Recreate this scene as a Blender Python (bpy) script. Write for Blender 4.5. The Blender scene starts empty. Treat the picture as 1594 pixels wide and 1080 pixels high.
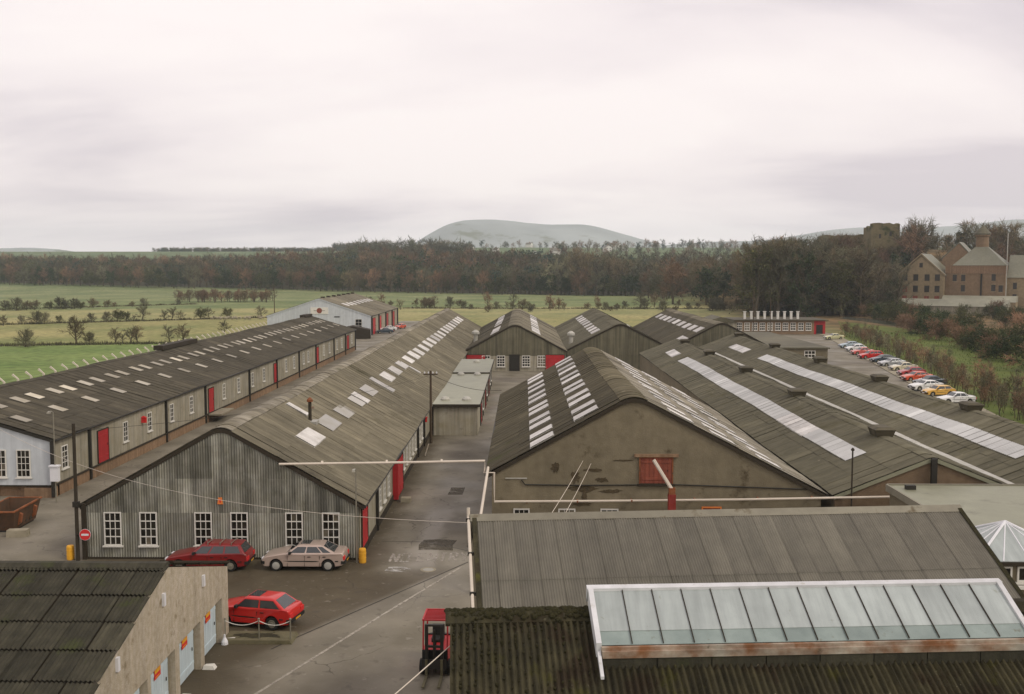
import bpy, bmesh, math, random
import numpy as np
from mathutils import Matrix, Vector

R = math.radians
rng = random.Random(7)
scene = bpy.context.scene
col = scene.collection

# ------------------------------------------------------------------ camera
CAM = Vector((0.0, 0.0, 16.0))
cam_data = bpy.data.cameras.new('camera')
cam = bpy.data.objects.new('camera', cam_data)
col.objects.link(cam)
cam.location = CAM
cam.rotation_euler = (R(90 - 4.537), 0, R(0.663))
cam_data.sensor_width = 36.0
cam_data.lens = 35.0
cam_data.clip_end = 30000
cam_data.clip_start = 0.5
scene.camera = cam

# ------------------------------------------------------------------ world, sun, exposure
SUN_EL, SUN_AZ = 42.0, 118.0      # compass-like: azimuth from +Y clockwise
world = bpy.data.worlds.new('World')
scene.world = world
world.use_nodes = True
nt = world.node_tree
nt.nodes.clear()
def wn(t, **k):
    n = nt.nodes.new(t)
    for a, b in k.items():
        setattr(n, a, b)
    return n
w_out = wn('ShaderNodeOutputWorld')
w_bg = wn('ShaderNodeBackground')
w_sky = wn('ShaderNodeTexSky', sky_type='NISHITA', sun_disc=False)
w_sky.sun_elevation = R(SUN_EL)
w_sky.sun_rotation = R(SUN_AZ)
w_sky.air_density = 1.5
w_sky.dust_density = 3.0
w_tc = wn('ShaderNodeTexCoord')
w_sep = wn('ShaderNodeSeparateXYZ')
nt.links.new(w_tc.outputs['Generated'], w_sep.inputs[0])
w_zz = wn('ShaderNodeMath', operation='ADD'); w_zz.inputs[1].default_value = 0.22
w_mx = wn('ShaderNodeMath', operation='MAXIMUM'); w_mx.inputs[1].default_value = 0.1
nt.links.new(w_sep.outputs['Z'], w_zz.inputs[0]); nt.links.new(w_zz.outputs[0], w_mx.inputs[0])
w_dx = wn('ShaderNodeMath', operation='DIVIDE'); w_dy = wn('ShaderNodeMath', operation='DIVIDE')
nt.links.new(w_sep.outputs['X'], w_dx.inputs[0]); nt.links.new(w_mx.outputs[0], w_dx.inputs[1])
nt.links.new(w_sep.outputs['Y'], w_dy.inputs[0]); nt.links.new(w_mx.outputs[0], w_dy.inputs[1])
w_cb = wn('ShaderNodeCombineXYZ')
nt.links.new(w_dx.outputs[0], w_cb.inputs[0]); nt.links.new(w_dy.outputs[0], w_cb.inputs[1])
w_map = wn('ShaderNodeMapping'); w_map.inputs['Scale'].default_value = (0.55, 0.95, 1)
w_map.inputs['Rotation'].default_value = (0, 0, R(14))
w_map.inputs['Location'].default_value = (2.1, 0.35, 0)
nt.links.new(w_cb.outputs[0], w_map.inputs[0])
w_n1 = wn('ShaderNodeTexNoise'); w_n1.inputs['Scale'].default_value = 1.05
w_n1.inputs['Detail'].default_value = 5; w_n1.inputs['Roughness'].default_value = 0.5
w_n1.inputs['Distortion'].default_value = 0.35
nt.links.new(w_map.outputs[0], w_n1.inputs['Vector'])
w_r = wn('ShaderNodeValToRGB')
w_r.color_ramp.elements[0].position = 0.36; w_r.color_ramp.elements[0].color = (0.79, 0.71, 0.745, 1)
w_r.color_ramp.elements[1].position = 0.60; w_r.color_ramp.elements[1].color = (1.11, 1.015, 0.99, 1)
e = w_r.color_ramp.elements.new(0.47); e.color = (1.0, 0.905, 0.905, 1)
nt.links.new(w_n1.outputs[0], w_r.inputs[0])
w_s = wn('ShaderNodeMix', data_type='RGBA', blend_type='MULTIPLY'); w_s.inputs[0].default_value = 1
w_s.inputs[7].default_value = (0.1, 0.1, 0.1, 1)
nt.links.new(w_sky.outputs[0], w_s.inputs[6])
w_m = wn('ShaderNodeMix', data_type='RGBA'); w_m.inputs[0].default_value = 0.93
nt.links.new(w_s.outputs[2], w_m.inputs[6]); nt.links.new(w_r.outputs[0], w_m.inputs[7])
nt.links.new(w_m.outputs[2], w_bg.inputs[0])
w_bg.inputs[1].default_value = 1.0
nt.links.new(w_bg.outputs[0], w_out.inputs[0])

sun_data = bpy.data.lights.new('sun', 'SUN')
sun_data.energy = 1.4
sun_data.angle = R(14)
sun_data.color = (1.0, 0.92, 0.78)
sun = bpy.data.objects.new('sun', sun_data)
col.objects.link(sun)
_d = Vector((math.sin(R(SUN_AZ)) * math.cos(R(SUN_EL)), math.cos(R(SUN_AZ)) * math.cos(R(SUN_EL)), math.sin(R(SUN_EL))))
sun.rotation_euler = _d.to_track_quat('Z', 'Y').to_euler()
sun.location = _d * 200

scene.view_settings.view_transform = 'Standard'
scene.view_settings.look = 'None'
scene.view_settings.exposure = 0.0
scene.view_settings.gamma = 1.0
scene.view_settings.use_curve_mapping = False
scene.render.engine = 'CYCLES'
cy = scene.cycles
cy.max_bounces = 5; cy.diffuse_bounces = 3; cy.glossy_bounces = 2; cy.transmission_bounces = 2
cy.transparent_max_bounces = 8; cy.volume_bounces = 2
cy.use_denoising = True
cy.caustics_reflective = False; cy.caustics_refractive = False

# ------------------------------------------------------------------ materials
MATS = {}
def pmat(name, cols, scale=0.6, rough=0.85, bump=0.15, bscale=None, rnd=0.0, objrnd=False, big=0.18, bigscale=0.07,
         streak=0.0, streakscale=(3, 3, 0.12), over=None, spec=0.3, metal=0.0, contrast=0.55, extra=None, patch=2.6):
    """noise between two colours + large scale variation + optional streaks / overlays (moss, lichen, rust)"""
    def warm(c_): return tuple(min(1, a_ * b_) for a_, b_ in zip(c_, (1.03, 1.0, 0.86))) if max(c_) < 0.36 and c_[2] < c_[0] * 1.02 else c_
    cols = [warm(c_) for c_ in cols]; over = [(warm(o_[0]),) + tuple(o_[1:]) for o_ in (over or [])]
    m = bpy.data.materials.new(name)
    m.use_nodes = True
    t = m.node_tree; N = t.nodes; L = t.links
    bs = N['Principled BSDF']
    bs.inputs['Roughness'].default_value = rough
    bs.inputs['Specular IOR Level'].default_value = spec
    bs.inputs['Metallic'].default_value = metal
    geo = N.new('ShaderNodeNewGeometry')
    def noise(sc, det=5, vec=None, ro=0.6, dist=0.0):
        n = N.new('ShaderNodeTexNoise')
        n.inputs['Scale'].default_value = sc; n.inputs['Detail'].default_value = det
        n.inputs['Roughness'].default_value = ro; n.inputs['Distortion'].default_value = dist
        L.new(vec or geo.outputs['Position'], n.inputs['Vector'])
        return n.outputs[0]
    def ramp(fac, p0, p1, c0, c1):
        r = N.new('ShaderNodeValToRGB')
        r.color_ramp.elements[0].position = p0; r.color_ramp.elements[1].position = p1
        r.color_ramp.elements[0].color = (*c0, 1); r.color_ramp.elements[1].color = (*c1, 1)
        L.new(fac, r.inputs[0]); return r.outputs[0]
    def mix(fac, a, b, mode='MIX'):
        x = N.new('ShaderNodeMix'); x.data_type = 'RGBA'; x.blend_type = mode
        if isinstance(fac, float): x.inputs[0].default_value = fac
        else: L.new(fac, x.inputs[0])
        L.new(a, x.inputs[6])
        if isinstance(b, tuple): x.inputs[7].default_value = (*b, 1)
        else: L.new(b, x.inputs[7])
        return x.outputs[2]
    h = (1 - contrast) / 2
    fine = noise(scale, 6)
    c = ramp(fine, h, 1 - h, cols[0], cols[1])
    if big:
        c = mix(1.0, c, ramp(noise(bigscale, 3), 0.3, 0.7, (1 - big,) * 3, (1 + big,) * 3), 'MULTIPLY')
    if streak:
        mp = N.new('ShaderNodeMapping'); mp.inputs['Scale'].default_value = streakscale
        L.new(geo.outputs['Position'], mp.inputs[0])
        c = mix(1.0, c, ramp(noise(1.0, 4, mp.outputs[0]), 0.35, 0.65, (1 - streak,) * 3, (1 + streak * 0.45,) * 3), 'MULTIPLY')
    for (oc, osc, th, wid) in (over or []):
        c = mix(ramp(noise(osc, 5, ro=0.65), th, th + wid, (0, 0, 0), (1, 1, 1)), c, oc)
    if rnd:
        oi = N.new('ShaderNodeObjectInfo')
        ad = N.new('ShaderNodeMath'); ad.operation = 'ADD'
        L.new(oi.outputs['Random'], ad.inputs[0])
        if objrnd: ad.inputs[1].default_value = 0.0
        else: L.new(geo.outputs['Random Per Island'], ad.inputs[1])
        fr = N.new('ShaderNodeMath'); fr.operation = 'FRACT'; L.new(ad.outputs[0], fr.inputs[0])
        rr_ = N.new('ShaderNodeValToRGB'); L.new(fr.outputs[0], rr_.inputs[0]); el_ = rr_.color_ramp.elements
        el_[0].position = 0.0; el_[0].color = (1 - rnd,) * 3 + (1,); el_[1].position = 0.93; el_[1].color = (1 + rnd * 0.8,) * 3 + (1,)
        q_ = el_.new(0.945); q_.color = (1 + rnd * patch,) * 3 + (1,)
        c = mix(1.0, c, rr_.outputs[0], 'MULTIPLY')
    L.new(c, bs.inputs['Base Color'])
    if bump:
        b = N.new('ShaderNodeBump'); b.inputs['Strength'].default_value = bump; b.inputs['Distance'].default_value = 0.05
        L.new(noise(bscale or scale * 6, 4), b.inputs['Height']); L.new(b.outputs[0], bs.inputs['Normal'])
    if extra: extra(N, L, bs, c)
    MATS[name] = m
    return m

def simple(name, c, rough=0.6, spec=0.3, var=0.1, metal=0.0, scale=2.0, bump=0.0):
    a = tuple(x * (1 - var) for x in c); b = tuple(min(1, x * (1 + var)) for x in c)
    return pmat(name, (a, b), scale=scale, rough=rough, spec=spec, big=0, bump=bump, metal=metal)

M = MATS
# roofs
pmat('roof_dark', ((0.052, 0.046, 0.034), (0.085, 0.076, 0.06)), scale=1.2, rnd=0.13, streak=0.25, streakscale=(0.25, 2.0, 0.25), big=0.2, rough=0.75,
     over=[((0.12, 0.11, 0.09), 2.2, 0.64, 0.1)])
pmat('roof_grey', ((0.128, 0.116, 0.09), (0.205, 0.187, 0.15)), scale=1.0, rnd=0.13, streak=0.22, streakscale=(0.22, 2.2, 0.22), big=0.26, bigscale=0.09, rough=0.7,
     over=[((0.075, 0.068, 0.042), 0.16, 0.60, 0.16), ((0.27, 0.25, 0.205), 1.7, 0.66, 0.08)])
pmat('roof_brown', ((0.062, 0.054, 0.037), (0.098, 0.087, 0.062)), scale=1.0, rnd=0.1, streak=0.3, streakscale=(0.2, 2.4, 0.2), big=0.2, rough=0.75,
     over=[((0.05, 0.055, 0.018), 0.35, 0.62, 0.1), ((0.19, 0.175, 0.14), 2.0, 0.68, 0.08)])
pmat('roof_lichen_glare', ((0.18, 0.16, 0.12), (0.36, 0.33, 0.27)), scale=0.9, rnd=0.12, streak=0.4, streakscale=(0.15, 2.0, 0.15), big=0.2, rough=0.6,
     over=[((0.07, 0.068, 0.035), 0.4, 0.58, 0.14)])  # lichened ridge colour; also paints sky glare onto the rendered shed's right slope
pmat('roof_green', ((0.088, 0.083, 0.06), (0.138, 0.129, 0.098)), scale=0.9, rnd=0.07, streak=0.2, streakscale=(0.22, 1.6, 0.22), big=0.24, rough=0.75,
     over=[((0.075, 0.068, 0.036), 0.3, 0.58, 0.16), ((0.23, 0.215, 0.17), 1.4, 0.66, 0.1)])
pmat('roof_felt_green', ((0.165, 0.17, 0.132), (0.23, 0.236, 0.185)), scale=0.8, rnd=0.05, big=0.16, rough=0.45, spec=0.4,
     over=[((0.13, 0.13, 0.095), 0.5, 0.6, 0.14)])
pmat('roof_iron', ((0.118, 0.112, 0.098), (0.16, 0.152, 0.135)), scale=2.2, rnd=0.07, streak=0.14, streakscale=(2.4, 0.3, 0.3), big=0.12, rough=0.55, spec=0.4,
     over=[((0.1, 0.07, 0.045), 1.6, 0.68, 0.1)])
pmat('roof_moss', ((0.028, 0.026, 0.015), (0.066, 0.059, 0.034)), scale=3.0, rnd=0.14, streak=0.4, streakscale=(6.0, 0.5, 0.5), big=0.25, bigscale=0.35, bump=0.6, rough=0.95,
     over=[((0.06, 0.058, 0.014), 1.1, 0.6, 0.12), ((0.028, 0.02, 0.011), 0.8, 0.54, 0.1), ((0.2, 0.19, 0.15), 6.5, 0.69, 0.05)])
pmat('roof_garage', ((0.03, 0.029, 0.022), (0.06, 0.056, 0.043)), scale=2.4, rnd=0.16, streak=0.3, streakscale=(5.0, 0.4, 0.4), big=0.2, bigscale=0.3, bump=0.4, rough=0.9,
     over=[((0.045, 0.052, 0.02), 0.9, 0.58, 0.14), ((0.19, 0.185, 0.15), 7, 0.70, 0.05)])
pmat('moss', ((0.018, 0.018, 0.007), (0.044, 0.039, 0.016)), scale=9, bump=1.0, rough=1, over=[((0.03, 0.022, 0.01), 3, 0.58, 0.1)])
pmat('roof_slate', ((0.13, 0.132, 0.108), (0.19, 0.19, 0.16)), scale=1.5, rnd=0.08, rough=0.5)
# walls
pmat('cladding', ((0.29, 0.288, 0.25), (0.43, 0.43, 0.38)), scale=1.4, rnd=0.12, streak=0.36, streakscale=(3.2, 3.2, 0.22), big=0.2, bigscale=0.25, rough=0.8, patch=1,
     over=[((0.09, 0.088, 0.06), 0.55, 0.6, 0.2)])
pmat('cladding_dark', ((0.195, 0.193, 0.163), (0.36, 0.357, 0.31)), scale=1.2, patch=1, rnd=0.24, streak=0.5, streakscale=(2.2, 2.2, 0.22), big=0.25, bigscale=0.2, rough=0.85,
     over=[((0.085, 0.083, 0.062), 0.5, 0.58, 0.2)])
pmat('cladding_far', ((0.10, 0.095, 0.07), (0.15, 0.142, 0.11)), scale=0.8, streak=0.35, rough=0.85, rnd=0.1)
pmat('render_brown', ((0.15, 0.13, 0.096), (0.205, 0.18, 0.138)), scale=2.2, streak=0.1, streakscale=(1.2, 1.2, 0.3), big=0.14, bigscale=0.2, bump=0.35, bscale=14, rough=0.9,
     over=[((0.07, 0.055, 0.035), 0.7, 0.62, 0.12), ((0.21, 0.18, 0.135), 0.5, 0.64, 0.14)])
pmat('wall_panel', ((0.27, 0.245, 0.19), (0.37, 0.345, 0.28)), scale=1.0, streak=0.3, big=0.14, bump=0.2, rough=0.85, over=[((0.12, 0.105, 0.07), 0.9, 0.62, 0.15)])
pmat('pebbledash', ((0.33, 0.285, 0.225), (0.50, 0.44, 0.355)), scale=5.0, streak=0.16, big=0.12, bump=0.6, bscale=22, rough=0.95,
     over=[((0.54, 0.48, 0.40), 0.8, 0.57, 0.2), ((0.22, 0.18, 0.125), 1.3, 0.6, 0.12)])
pmat('brick', ((0.20, 0.125, 0.085), (0.29, 0.2, 0.14)), scale=3, streak=0.2, big=0.2, bump=0.3, rough=0.9, over=[((0.08, 0.07, 0.05), 1.2, 0.6, 0.15)])
pmat('mill_stone', ((0.19, 0.152, 0.1), (0.31, 0.25, 0.175)), scale=1.1, big=0.16, bump=0.3, rough=0.9, rnd=0.06)
pmat('mill_brick', ((0.17, 0.118, 0.08), (0.26, 0.185, 0.13)), scale=1.1, big=0.16, bump=0.3, rough=0.9)
pmat('castle_stone', ((0.10, 0.086, 0.05), (0.2, 0.165, 0.10)), scale=0.7, big=0.3, bump=0.5, bscale=2, rough=1, over=[((0.045, 0.052, 0.02), 0.35, 0.52, 0.14)])
pmat('pale_blue_paint', ((0.47, 0.50, 0.52), (0.57, 0.60, 0.62)), scale=1.5, streak=0.12, big=0.08, rough=0.6, bump=0.05)
pmat('white_render', ((0.62, 0.6, 0.55), (0.72, 0.7, 0.66)), scale=1)
# ground
pmat('concrete', ((0.21, 0.19, 0.155), (0.32, 0.295, 0.25)), scale=2, big=0.15, bump=0.2, rough=0.85, over=[((0.14, 0.13, 0.085), 1.2, 0.6, 0.1)])
# metal, paint
pmat('ridge_grey', ((0.16, 0.15, 0.13), (0.24, 0.23, 0.2)), scale=1.5, rough=0.6, over=[((0.11, 0.09, 0.06), 1.5, 0.6, 0.1)])
pmat('kerb_mossy', ((0.075, 0.07, 0.042), (0.16, 0.145, 0.1)), scale=1.6, rough=0.95, bump=0.4)
pmat('post_red', ((0.19, 0.022, 0.02), (0.27, 0.04, 0.032)), scale=2, rough=0.7)
pmat('brown_brick', ((0.125, 0.088, 0.06), (0.19, 0.14, 0.1)), scale=3, rough=0.9, bump=0.3)
pmat('low_tin', ((0.2, 0.2, 0.175), (0.29, 0.29, 0.255)), scale=0.4, rough=0.6)
simple('dark_metal', (0.025, 0.023, 0.02), 0.6)
simple('dark_timber', (0.035, 0.028, 0.02), 0.85, bump=0.2)
simple('black_rubber', (0.018, 0.018, 0.018), 0.85)
simple('steel', (0.32, 0.31, 0.29), 0.4, metal=0.6)
simple('white_paint', (0.66, 0.64, 0.58), 0.5, var=0.08)
simple('cream_pipe', (0.60, 0.53, 0.44), 0.5, var=0.12, scale=1.0)
pmat('door_red', ((0.36, 0.018, 0.022), (0.46, 0.03, 0.032)), scale=1.2, rough=0.5, streak=0.1, bump=0.05)
pmat('door_faded', ((0.19, 0.05, 0.035), (0.28, 0.085, 0.06)), scale=2, rough=0.8, streak=0.3)
pmat('door_blue', ((0.46, 0.55, 0.59), (0.58, 0.66, 0.69)), scale=1.2, rough=0.5, streak=0.15, bump=0.04)
pmat('rust', ((0.2, 0.095, 0.05), (0.42, 0.375, 0.305)), scale=1.6, rough=0.85, contrast=0.3, big=0, streak=0.3, streakscale=(1.4, 1.4, 4),
     over=[((0.06, 0.045, 0.03), 3, 0.64, 0.1)])
pmat('rust_brown', ((0.16, 0.055, 0.025), (0.3, 0.11, 0.05)), scale=2.5, rough=0.9, over=[((0.08, 0.06, 0.04), 2, 0.55, 0.1)])
pmat('yellow_paint', ((0.62, 0.30, 0.02), (0.72, 0.38, 0.03)), scale=3, rough=0.6)
simple('orange', (0.75, 0.22, 0.05), 0.6)
simple('sign_red', (0.62, 0.03, 0.03), 0.5)
simple('timber_pole', (0.075, 0.055, 0.04), 0.9, var=0.25)
pmat('skylight_white', ((0.45, 0.43, 0.40), (0.70, 0.68, 0.65)), scale=1.4, rough=0.45, spec=0.4, rnd=0.2, patch=-1.6, big=0.12, bigscale=0.3, bump=0.0, over=[((0.34, 0.32, 0.27), 1.6, 0.6, 0.16)])
pmat('skylight_grey', ((0.34, 0.33, 0.32), (0.46, 0.45, 0.44)), scale=0.7, rough=0.4, spec=0.4, rnd=0.1, bump=0.0)
pmat('skylight_pale', ((0.27, 0.245, 0.2), (0.42, 0.39, 0.33)), scale=0.7, rough=0.5, spec=0.4, rnd=0.25, bump=0.0)
pmat('skylight_strip', ((0.38, 0.38, 0.36), (0.53, 0.53, 0.51)), scale=0.6, rough=0.4, spec=0.5, rnd=0.12, bump=0.0, over=[((0.4, 0.39, 0.35), 0.5, 0.6, 0.2)])
pmat('lead', ((0.32, 0.315, 0.29), (0.46, 0.45, 0.42)), scale=1.5, rough=0.5, over=[((0.2, 0.19, 0.16), 1.0, 0.58, 0.12)])
simple('plastic_white', (0.7, 0.7, 0.72), 0.45, var=0.06)
pmat('frame_white', ((0.42, 0.42, 0.42), (0.6, 0.6, 0.61)), scale=2.5, rough=0.5, bump=0.05, over=[((0.3, 0.28, 0.24), 2.2, 0.6, 0.14)])

def glass(name, c, rough, spec=0.6, var=0.25, scale=0.7, rnd=0.0, patch=2.6):
    return pmat(name, (tuple(x * (1 - var) for x in c), tuple(x * (1 + var) for x in c)), scale=scale, rough=rough, spec=spec, bump=0.0, big=0.1, bigscale=0.4, rnd=rnd, patch=patch)
glass('window_dark', (0.02, 0.018, 0.015), 0.12, spec=0.4, var=0.5, scale=1.5, rnd=0.7, patch=9)
glass('car_glass', (0.03, 0.035, 0.038), 0.05, spec=0.8)
pmat('lantern_glass', ((0.29, 0.325, 0.31), (0.40, 0.44, 0.42)), scale=0.9, rough=0.14, spec=0.7, bump=0.0, big=0.1, bigscale=0.5, rnd=0.09, objrnd=True, patch=-2, streak=0.12, streakscale=(7, 0.6, 0.6), over=[((0.2, 0.22, 0.19), 2.6, 0.66, 0.12)])
pmat('lantern_glass_dim', ((0.15, 0.19, 0.175), (0.25, 0.3, 0.275)), scale=1.6, rough=0.2, spec=0.6, bump=0.0, rnd=0.12, objrnd=True, patch=-2, over=[((0.12, 0.12, 0.09), 3, 0.6, 0.14)])  # see-through darkness of the lower panes painted in, plus grime blotches
glass('mill_window', (0.02, 0.016, 0.013), 0.3)

def car_paint(name, c, metal=0.0):
    def ex(N, L, bs, cc):
        bs.inputs['Coat Weight'].default_value = 0.6
        bs.inputs['Coat Roughness'].default_value = 0.03
    return pmat('paint_' + name, (tuple(x * 0.95 for x in c), tuple(x * 1.05 for x in c)), scale=1, rough=0.28, bump=0, big=0, metal=metal, extra=ex)
for n_, c_, mm in [('maroon', (0.2, 0.012, 0.014), 0), ('champagne', (0.48, 0.375, 0.315), 0.25), ('red', (0.52, 0.018, 0.014), 0), ('lime', (0.6, 0.58, 0.34), 0),
                   ('white', (0.75, 0.75, 0.73), 0), ('pale_blue', (0.38, 0.47, 0.52), 0), ('silver', (0.45, 0.46, 0.47), 0.3), ('cream', (0.62, 0.56, 0.40), 0),
                   ('coral', (0.58, 0.13, 0.11), 0), ('mustard', (0.68, 0.40, 0.08), 0), ('dark_red', (0.34, 0.02, 0.025), 0), ('slate', (0.05, 0.07, 0.09), 0), ('orange_red', (0.6, 0.09, 0.04), 0)]:
    car_paint(n_, c_, mm)

# ------------------------------------------------------------------ mesh helpers
class MB:
    def __init__(s): s.v = []; s.f = []
    def add(s, vs, fs):
        o = len(s.v); s.v += [tuple(v) for v in vs]; s.f += [tuple(i + o for i in f) for f in fs]; return s
    def box(s, x0, x1, y0, y1, z0, z1):
        return s.add([(x0, y0, z0), (x1, y0, z0), (x1, y1, z0), (x0, y1, z0), (x0, y0, z1), (x1, y0, z1), (x1, y1, z1), (x0, y1, z1)],
                     [(0, 3, 2, 1), (4, 5, 6, 7), (0, 1, 5, 4), (1, 2, 6, 5), (2, 3, 7, 6), (3, 0, 4, 7)])
    def prism(s, poly, axis, a0, a1):
        def p(q, a): return {'x': (a, q[0], q[1]), 'y': (q[0], a, q[1]), 'z': (q[0], q[1], a)}[axis]
        n = len(poly)
        return s.add([p(q, a0) for q in poly] + [p(q, a1) for q in poly],
                     [tuple(range(n))[::-1], tuple(range(n, 2 * n))] + [(i, (i + 1) % n, (i + 1) % n + n, i + n) for i in range(n)])
    def hull8(s, b, t):
        return s.add(list(b) + list(t), [(0, 3, 2, 1), (4, 5, 6, 7), (0, 1, 5, 4), (1, 2, 6, 5), (2, 3, 7, 6), (3, 0, 4, 7)])
    def tube(s, pts, r, n=6, r2=None):
        pts = [Vector(p) for p in pts]; k = len(pts); o = []
        for i, p in enumerate(pts):
            d = (pts[min(i + 1, k - 1)] - pts[max(i - 1, 0)]).normalized()
            u = d.cross(Vector((0, 0, 1)))
            if u.length < 1e-3: u = Vector((1, 0, 0))
            u.normalize(); w = d.cross(u)
            rr = r if r2 is None else r + (r2 - r) * i / (k - 1)
            o += [p + (u * math.cos(2 * math.pi * j / n) + w * math.sin(2 * math.pi * j / n)) * rr for j in range(n)]
        fs = [(i * n + j, i * n + (j + 1) % n, (i + 1) * n + (j + 1) % n, (i + 1) * n + j) for i in range(k - 1) for j in range(n)]
        fs += [tuple(range(n))[::-1], tuple(range((k - 1) * n, k * n))]
        return s.add(o, fs)
    def lathe(s, prof, n=16, c=(0, 0, 0), axis='z'):
        o = []
        for (r, h) in prof:
            for j in range(n):
                a = 2 * math.pi * j / n; x, y = r * math.cos(a), r * math.sin(a)
                v = {'z': (x, y, h), 'y': (x, h, y), 'x': (h, x, y)}[axis]
                o.append((v[0] + c[0], v[1] + c[1], v[2] + c[2]))
        k = len(prof)
        fs = [(i * n + j, i * n + (j + 1) % n, (i + 1) * n + (j + 1) % n, (i + 1) * n + j) for i in range(k - 1) for j in range(n)]
        fs += [tuple(range(n))[::-1], tuple(range((k - 1) * n, k * n))]
        return s.add(o, fs)
    def mesh(s, name, mat):
        me = bpy.data.meshes.new(name); me.from_pydata(s.v, [], s.f); me.materials.append(M[mat]); return me
    def build(s, name, mat, parent=None, loc=None, rz=None, smooth=False):
        me = s.mesh(name, mat)
        if smooth: me.polygons.foreach_set('use_smooth', [True] * len(me.polygons))
        return inst(name, me, parent, loc, rz)

def inst(name, me, parent=None, loc=None, rz=None, scale=None):
    o = bpy.data.objects.new(name, me); col.objects.link(o)
    if parent is not None: o.parent = parent
    if loc is not None: o.location = loc
    if rz is not None: o.rotation_euler = (0, 0, rz)
    if scale is not None: o.scale = scale
    return o
def tag(o, label, cat, group=None):
    o['label'] = label; o['category'] = cat
    if group: o['group'] = group
    return o
def thing(name, label, cat, loc=(0, 0, 0), rz=0.0, group=None):
    o = bpy.data.objects.new(name, None); col.objects.link(o)
    o.location = loc; o.rotation_euler = (0, 0, rz); o.empty_display_size = 0.5
    return tag(o, label, cat, group)
def structure(o): o['kind'] = 'structure'; return o
def stuff(o): o['kind'] = 'stuff'; return o
def copy_tree(src, loc, rz=0.0, scale=None, label=None, group=None):
    r = src.copy(); col.objects.link(r); r.location = loc; r.rotation_euler = (0, 0, rz)
    if scale is not None: r.scale = scale
    if label: r['label'] = label
    if group: r['group'] = group
    for ch in src.children:
        c = ch.copy(); col.objects.link(c); c.parent = r
        for g in ch.children:
            d = g.copy(); col.objects.link(d); d.parent = c
    return r

# windows and doors: local x across, z up from the sill, outward is -y
WCACHE = {}
def window(parent, loc, rz, w, h, nx, ny, frame='white_paint', pane='window_dark', bar=0.03, fr=0.07, single=False, sill=True, name='window'):
    key = (w, h, nx, ny, frame, pane, bar, fr, single)
    if key not in WCACHE:
        b = MB(); d0, d1 = -0.07, 0.0
        b.box(-w / 2, -w / 2 + fr, d0, d1, 0, h).box(w / 2 - fr, w / 2, d0, d1, 0, h)
        b.box(-w / 2 + fr, w / 2 - fr, d0, d1, 0, fr).box(-w / 2 + fr, w / 2 - fr, d0, d1, h - fr, h)
        iw, ih = w - 2 * fr, h - 2 * fr
        for i in range(1, nx):
            x = -iw / 2 + iw * i / nx; b.box(x - bar / 2, x + bar / 2, d0 + 0.015, d1, fr, h - fr)
        for j in range(1, ny):
            z = fr + ih * j / ny; bb = bar * (1.6 if j in (1, ny - 1) else 1)
            b.box(-iw / 2, iw / 2, d0 + 0.012, d1, z - bb / 2, z + bb / 2)
        fme = b.mesh('window', frame)
        panes = []
        if single:
            panes.append((MB().box(-iw / 2, iw / 2, -0.02, 0.0, fr, h - fr).mesh('pane', pane), (0, 0, 0)))
        else:
            pm = MB().box(0, iw / nx - bar, -0.02, 0.0, 0, ih / ny - bar * 1.3).mesh('pane', pane)
            panes = [(pm, (-iw / 2 + iw * i / nx + bar / 2, 0, fr + ih * j / ny + bar * 0.65)) for i in range(nx) for j in range(ny)]
        sme = MB().box(-w / 2 - 0.08, w / 2 + 0.08, -0.14, 0.0, -0.08, -0.005).mesh('sill', frame)
        WCACHE[key] = (fme, panes, sme)
    fme, panes, sme = WCACHE[key]
    o = inst(name, fme, parent, loc, rz)
    for pm, pl in panes: inst('pane', pm, o, pl)
    if sill: inst('sill', sme, o)
    return o
def door(parent, loc, rz, w, h, mat='door_red', leaves=1, frame='dark_timber', name='door', depth=0.06):
    b = MB(); npl = max(3, int(w / 0.22))
    for i in range(npl):
        x0 = -w / 2 + w * i / npl; b.box(x0 + 0.006, x0 + w / npl - 0.006, -depth, 0, 0.02, h)
    b.box(-w / 2, w / 2, -depth + 0.02, -0.001, 0.02, h - 0.01)
    for z in (0.15 * h, 0.8 * h): b.box(-w / 2 + 0.05, w / 2 - 0.05, -depth - 0.025, -depth - 0.001, z, z + 0.12)
    o = b.build(name, mat, parent, loc, rz)
    f = MB(); t = 0.07
    f.box(-w / 2 - t, -w / 2 - 0.003, -depth - 0.03, 0.0, 0, h + t).box(w / 2 + 0.003, w / 2 + t, -depth - 0.03, 0, 0, h + t).box(-w / 2, w / 2, -depth - 0.03, 0, h + 0.004, h + t)
    f.build('frame', frame, o)
    MB().tube([(w * 0.36, -depth - 0.05, h * 0.48), (w * 0.36, -depth - 0.05, h * 0.55)], 0.02).build('handle', 'dark_metal', o)
    return o

# corrugated sheeting: cross-section polyline (u, z), corrugations run across y
def corr_geo(poly, width, ncorr, amp, per=4):
    P = np.array(poly, float); k = len(P)
    T = np.gradient(P, axis=0); T /= np.linalg.norm(T, axis=1)[:, None]
    Nn = np.stack([-T[:, 1], T[:, 0]], 1); Nn *= np.sign(Nn[:, 1:2] + 1e-9)
    m = ncorr * per + 1
    ys = np.linspace(0, width, m); d = amp * np.cos(np.arange(m) * 2 * math.pi / per)
    V = np.zeros((k, m, 3))
    V[:, :, 0] = P[:, None, 0] + Nn[:, None, 0] * d; V[:, :, 2] = P[:, None, 1] + Nn[:, None, 1] * d; V[:, :, 1] = ys
    i, j = np.meshgrid(np.arange(k - 1), np.arange(m - 1), indexing='ij')
    a = i * m + j
    F = np.stack([a, a + 1, a + m + 1, a + m], -1).reshape(-1, 4)
    return V.reshape(-1, 3), F
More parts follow.
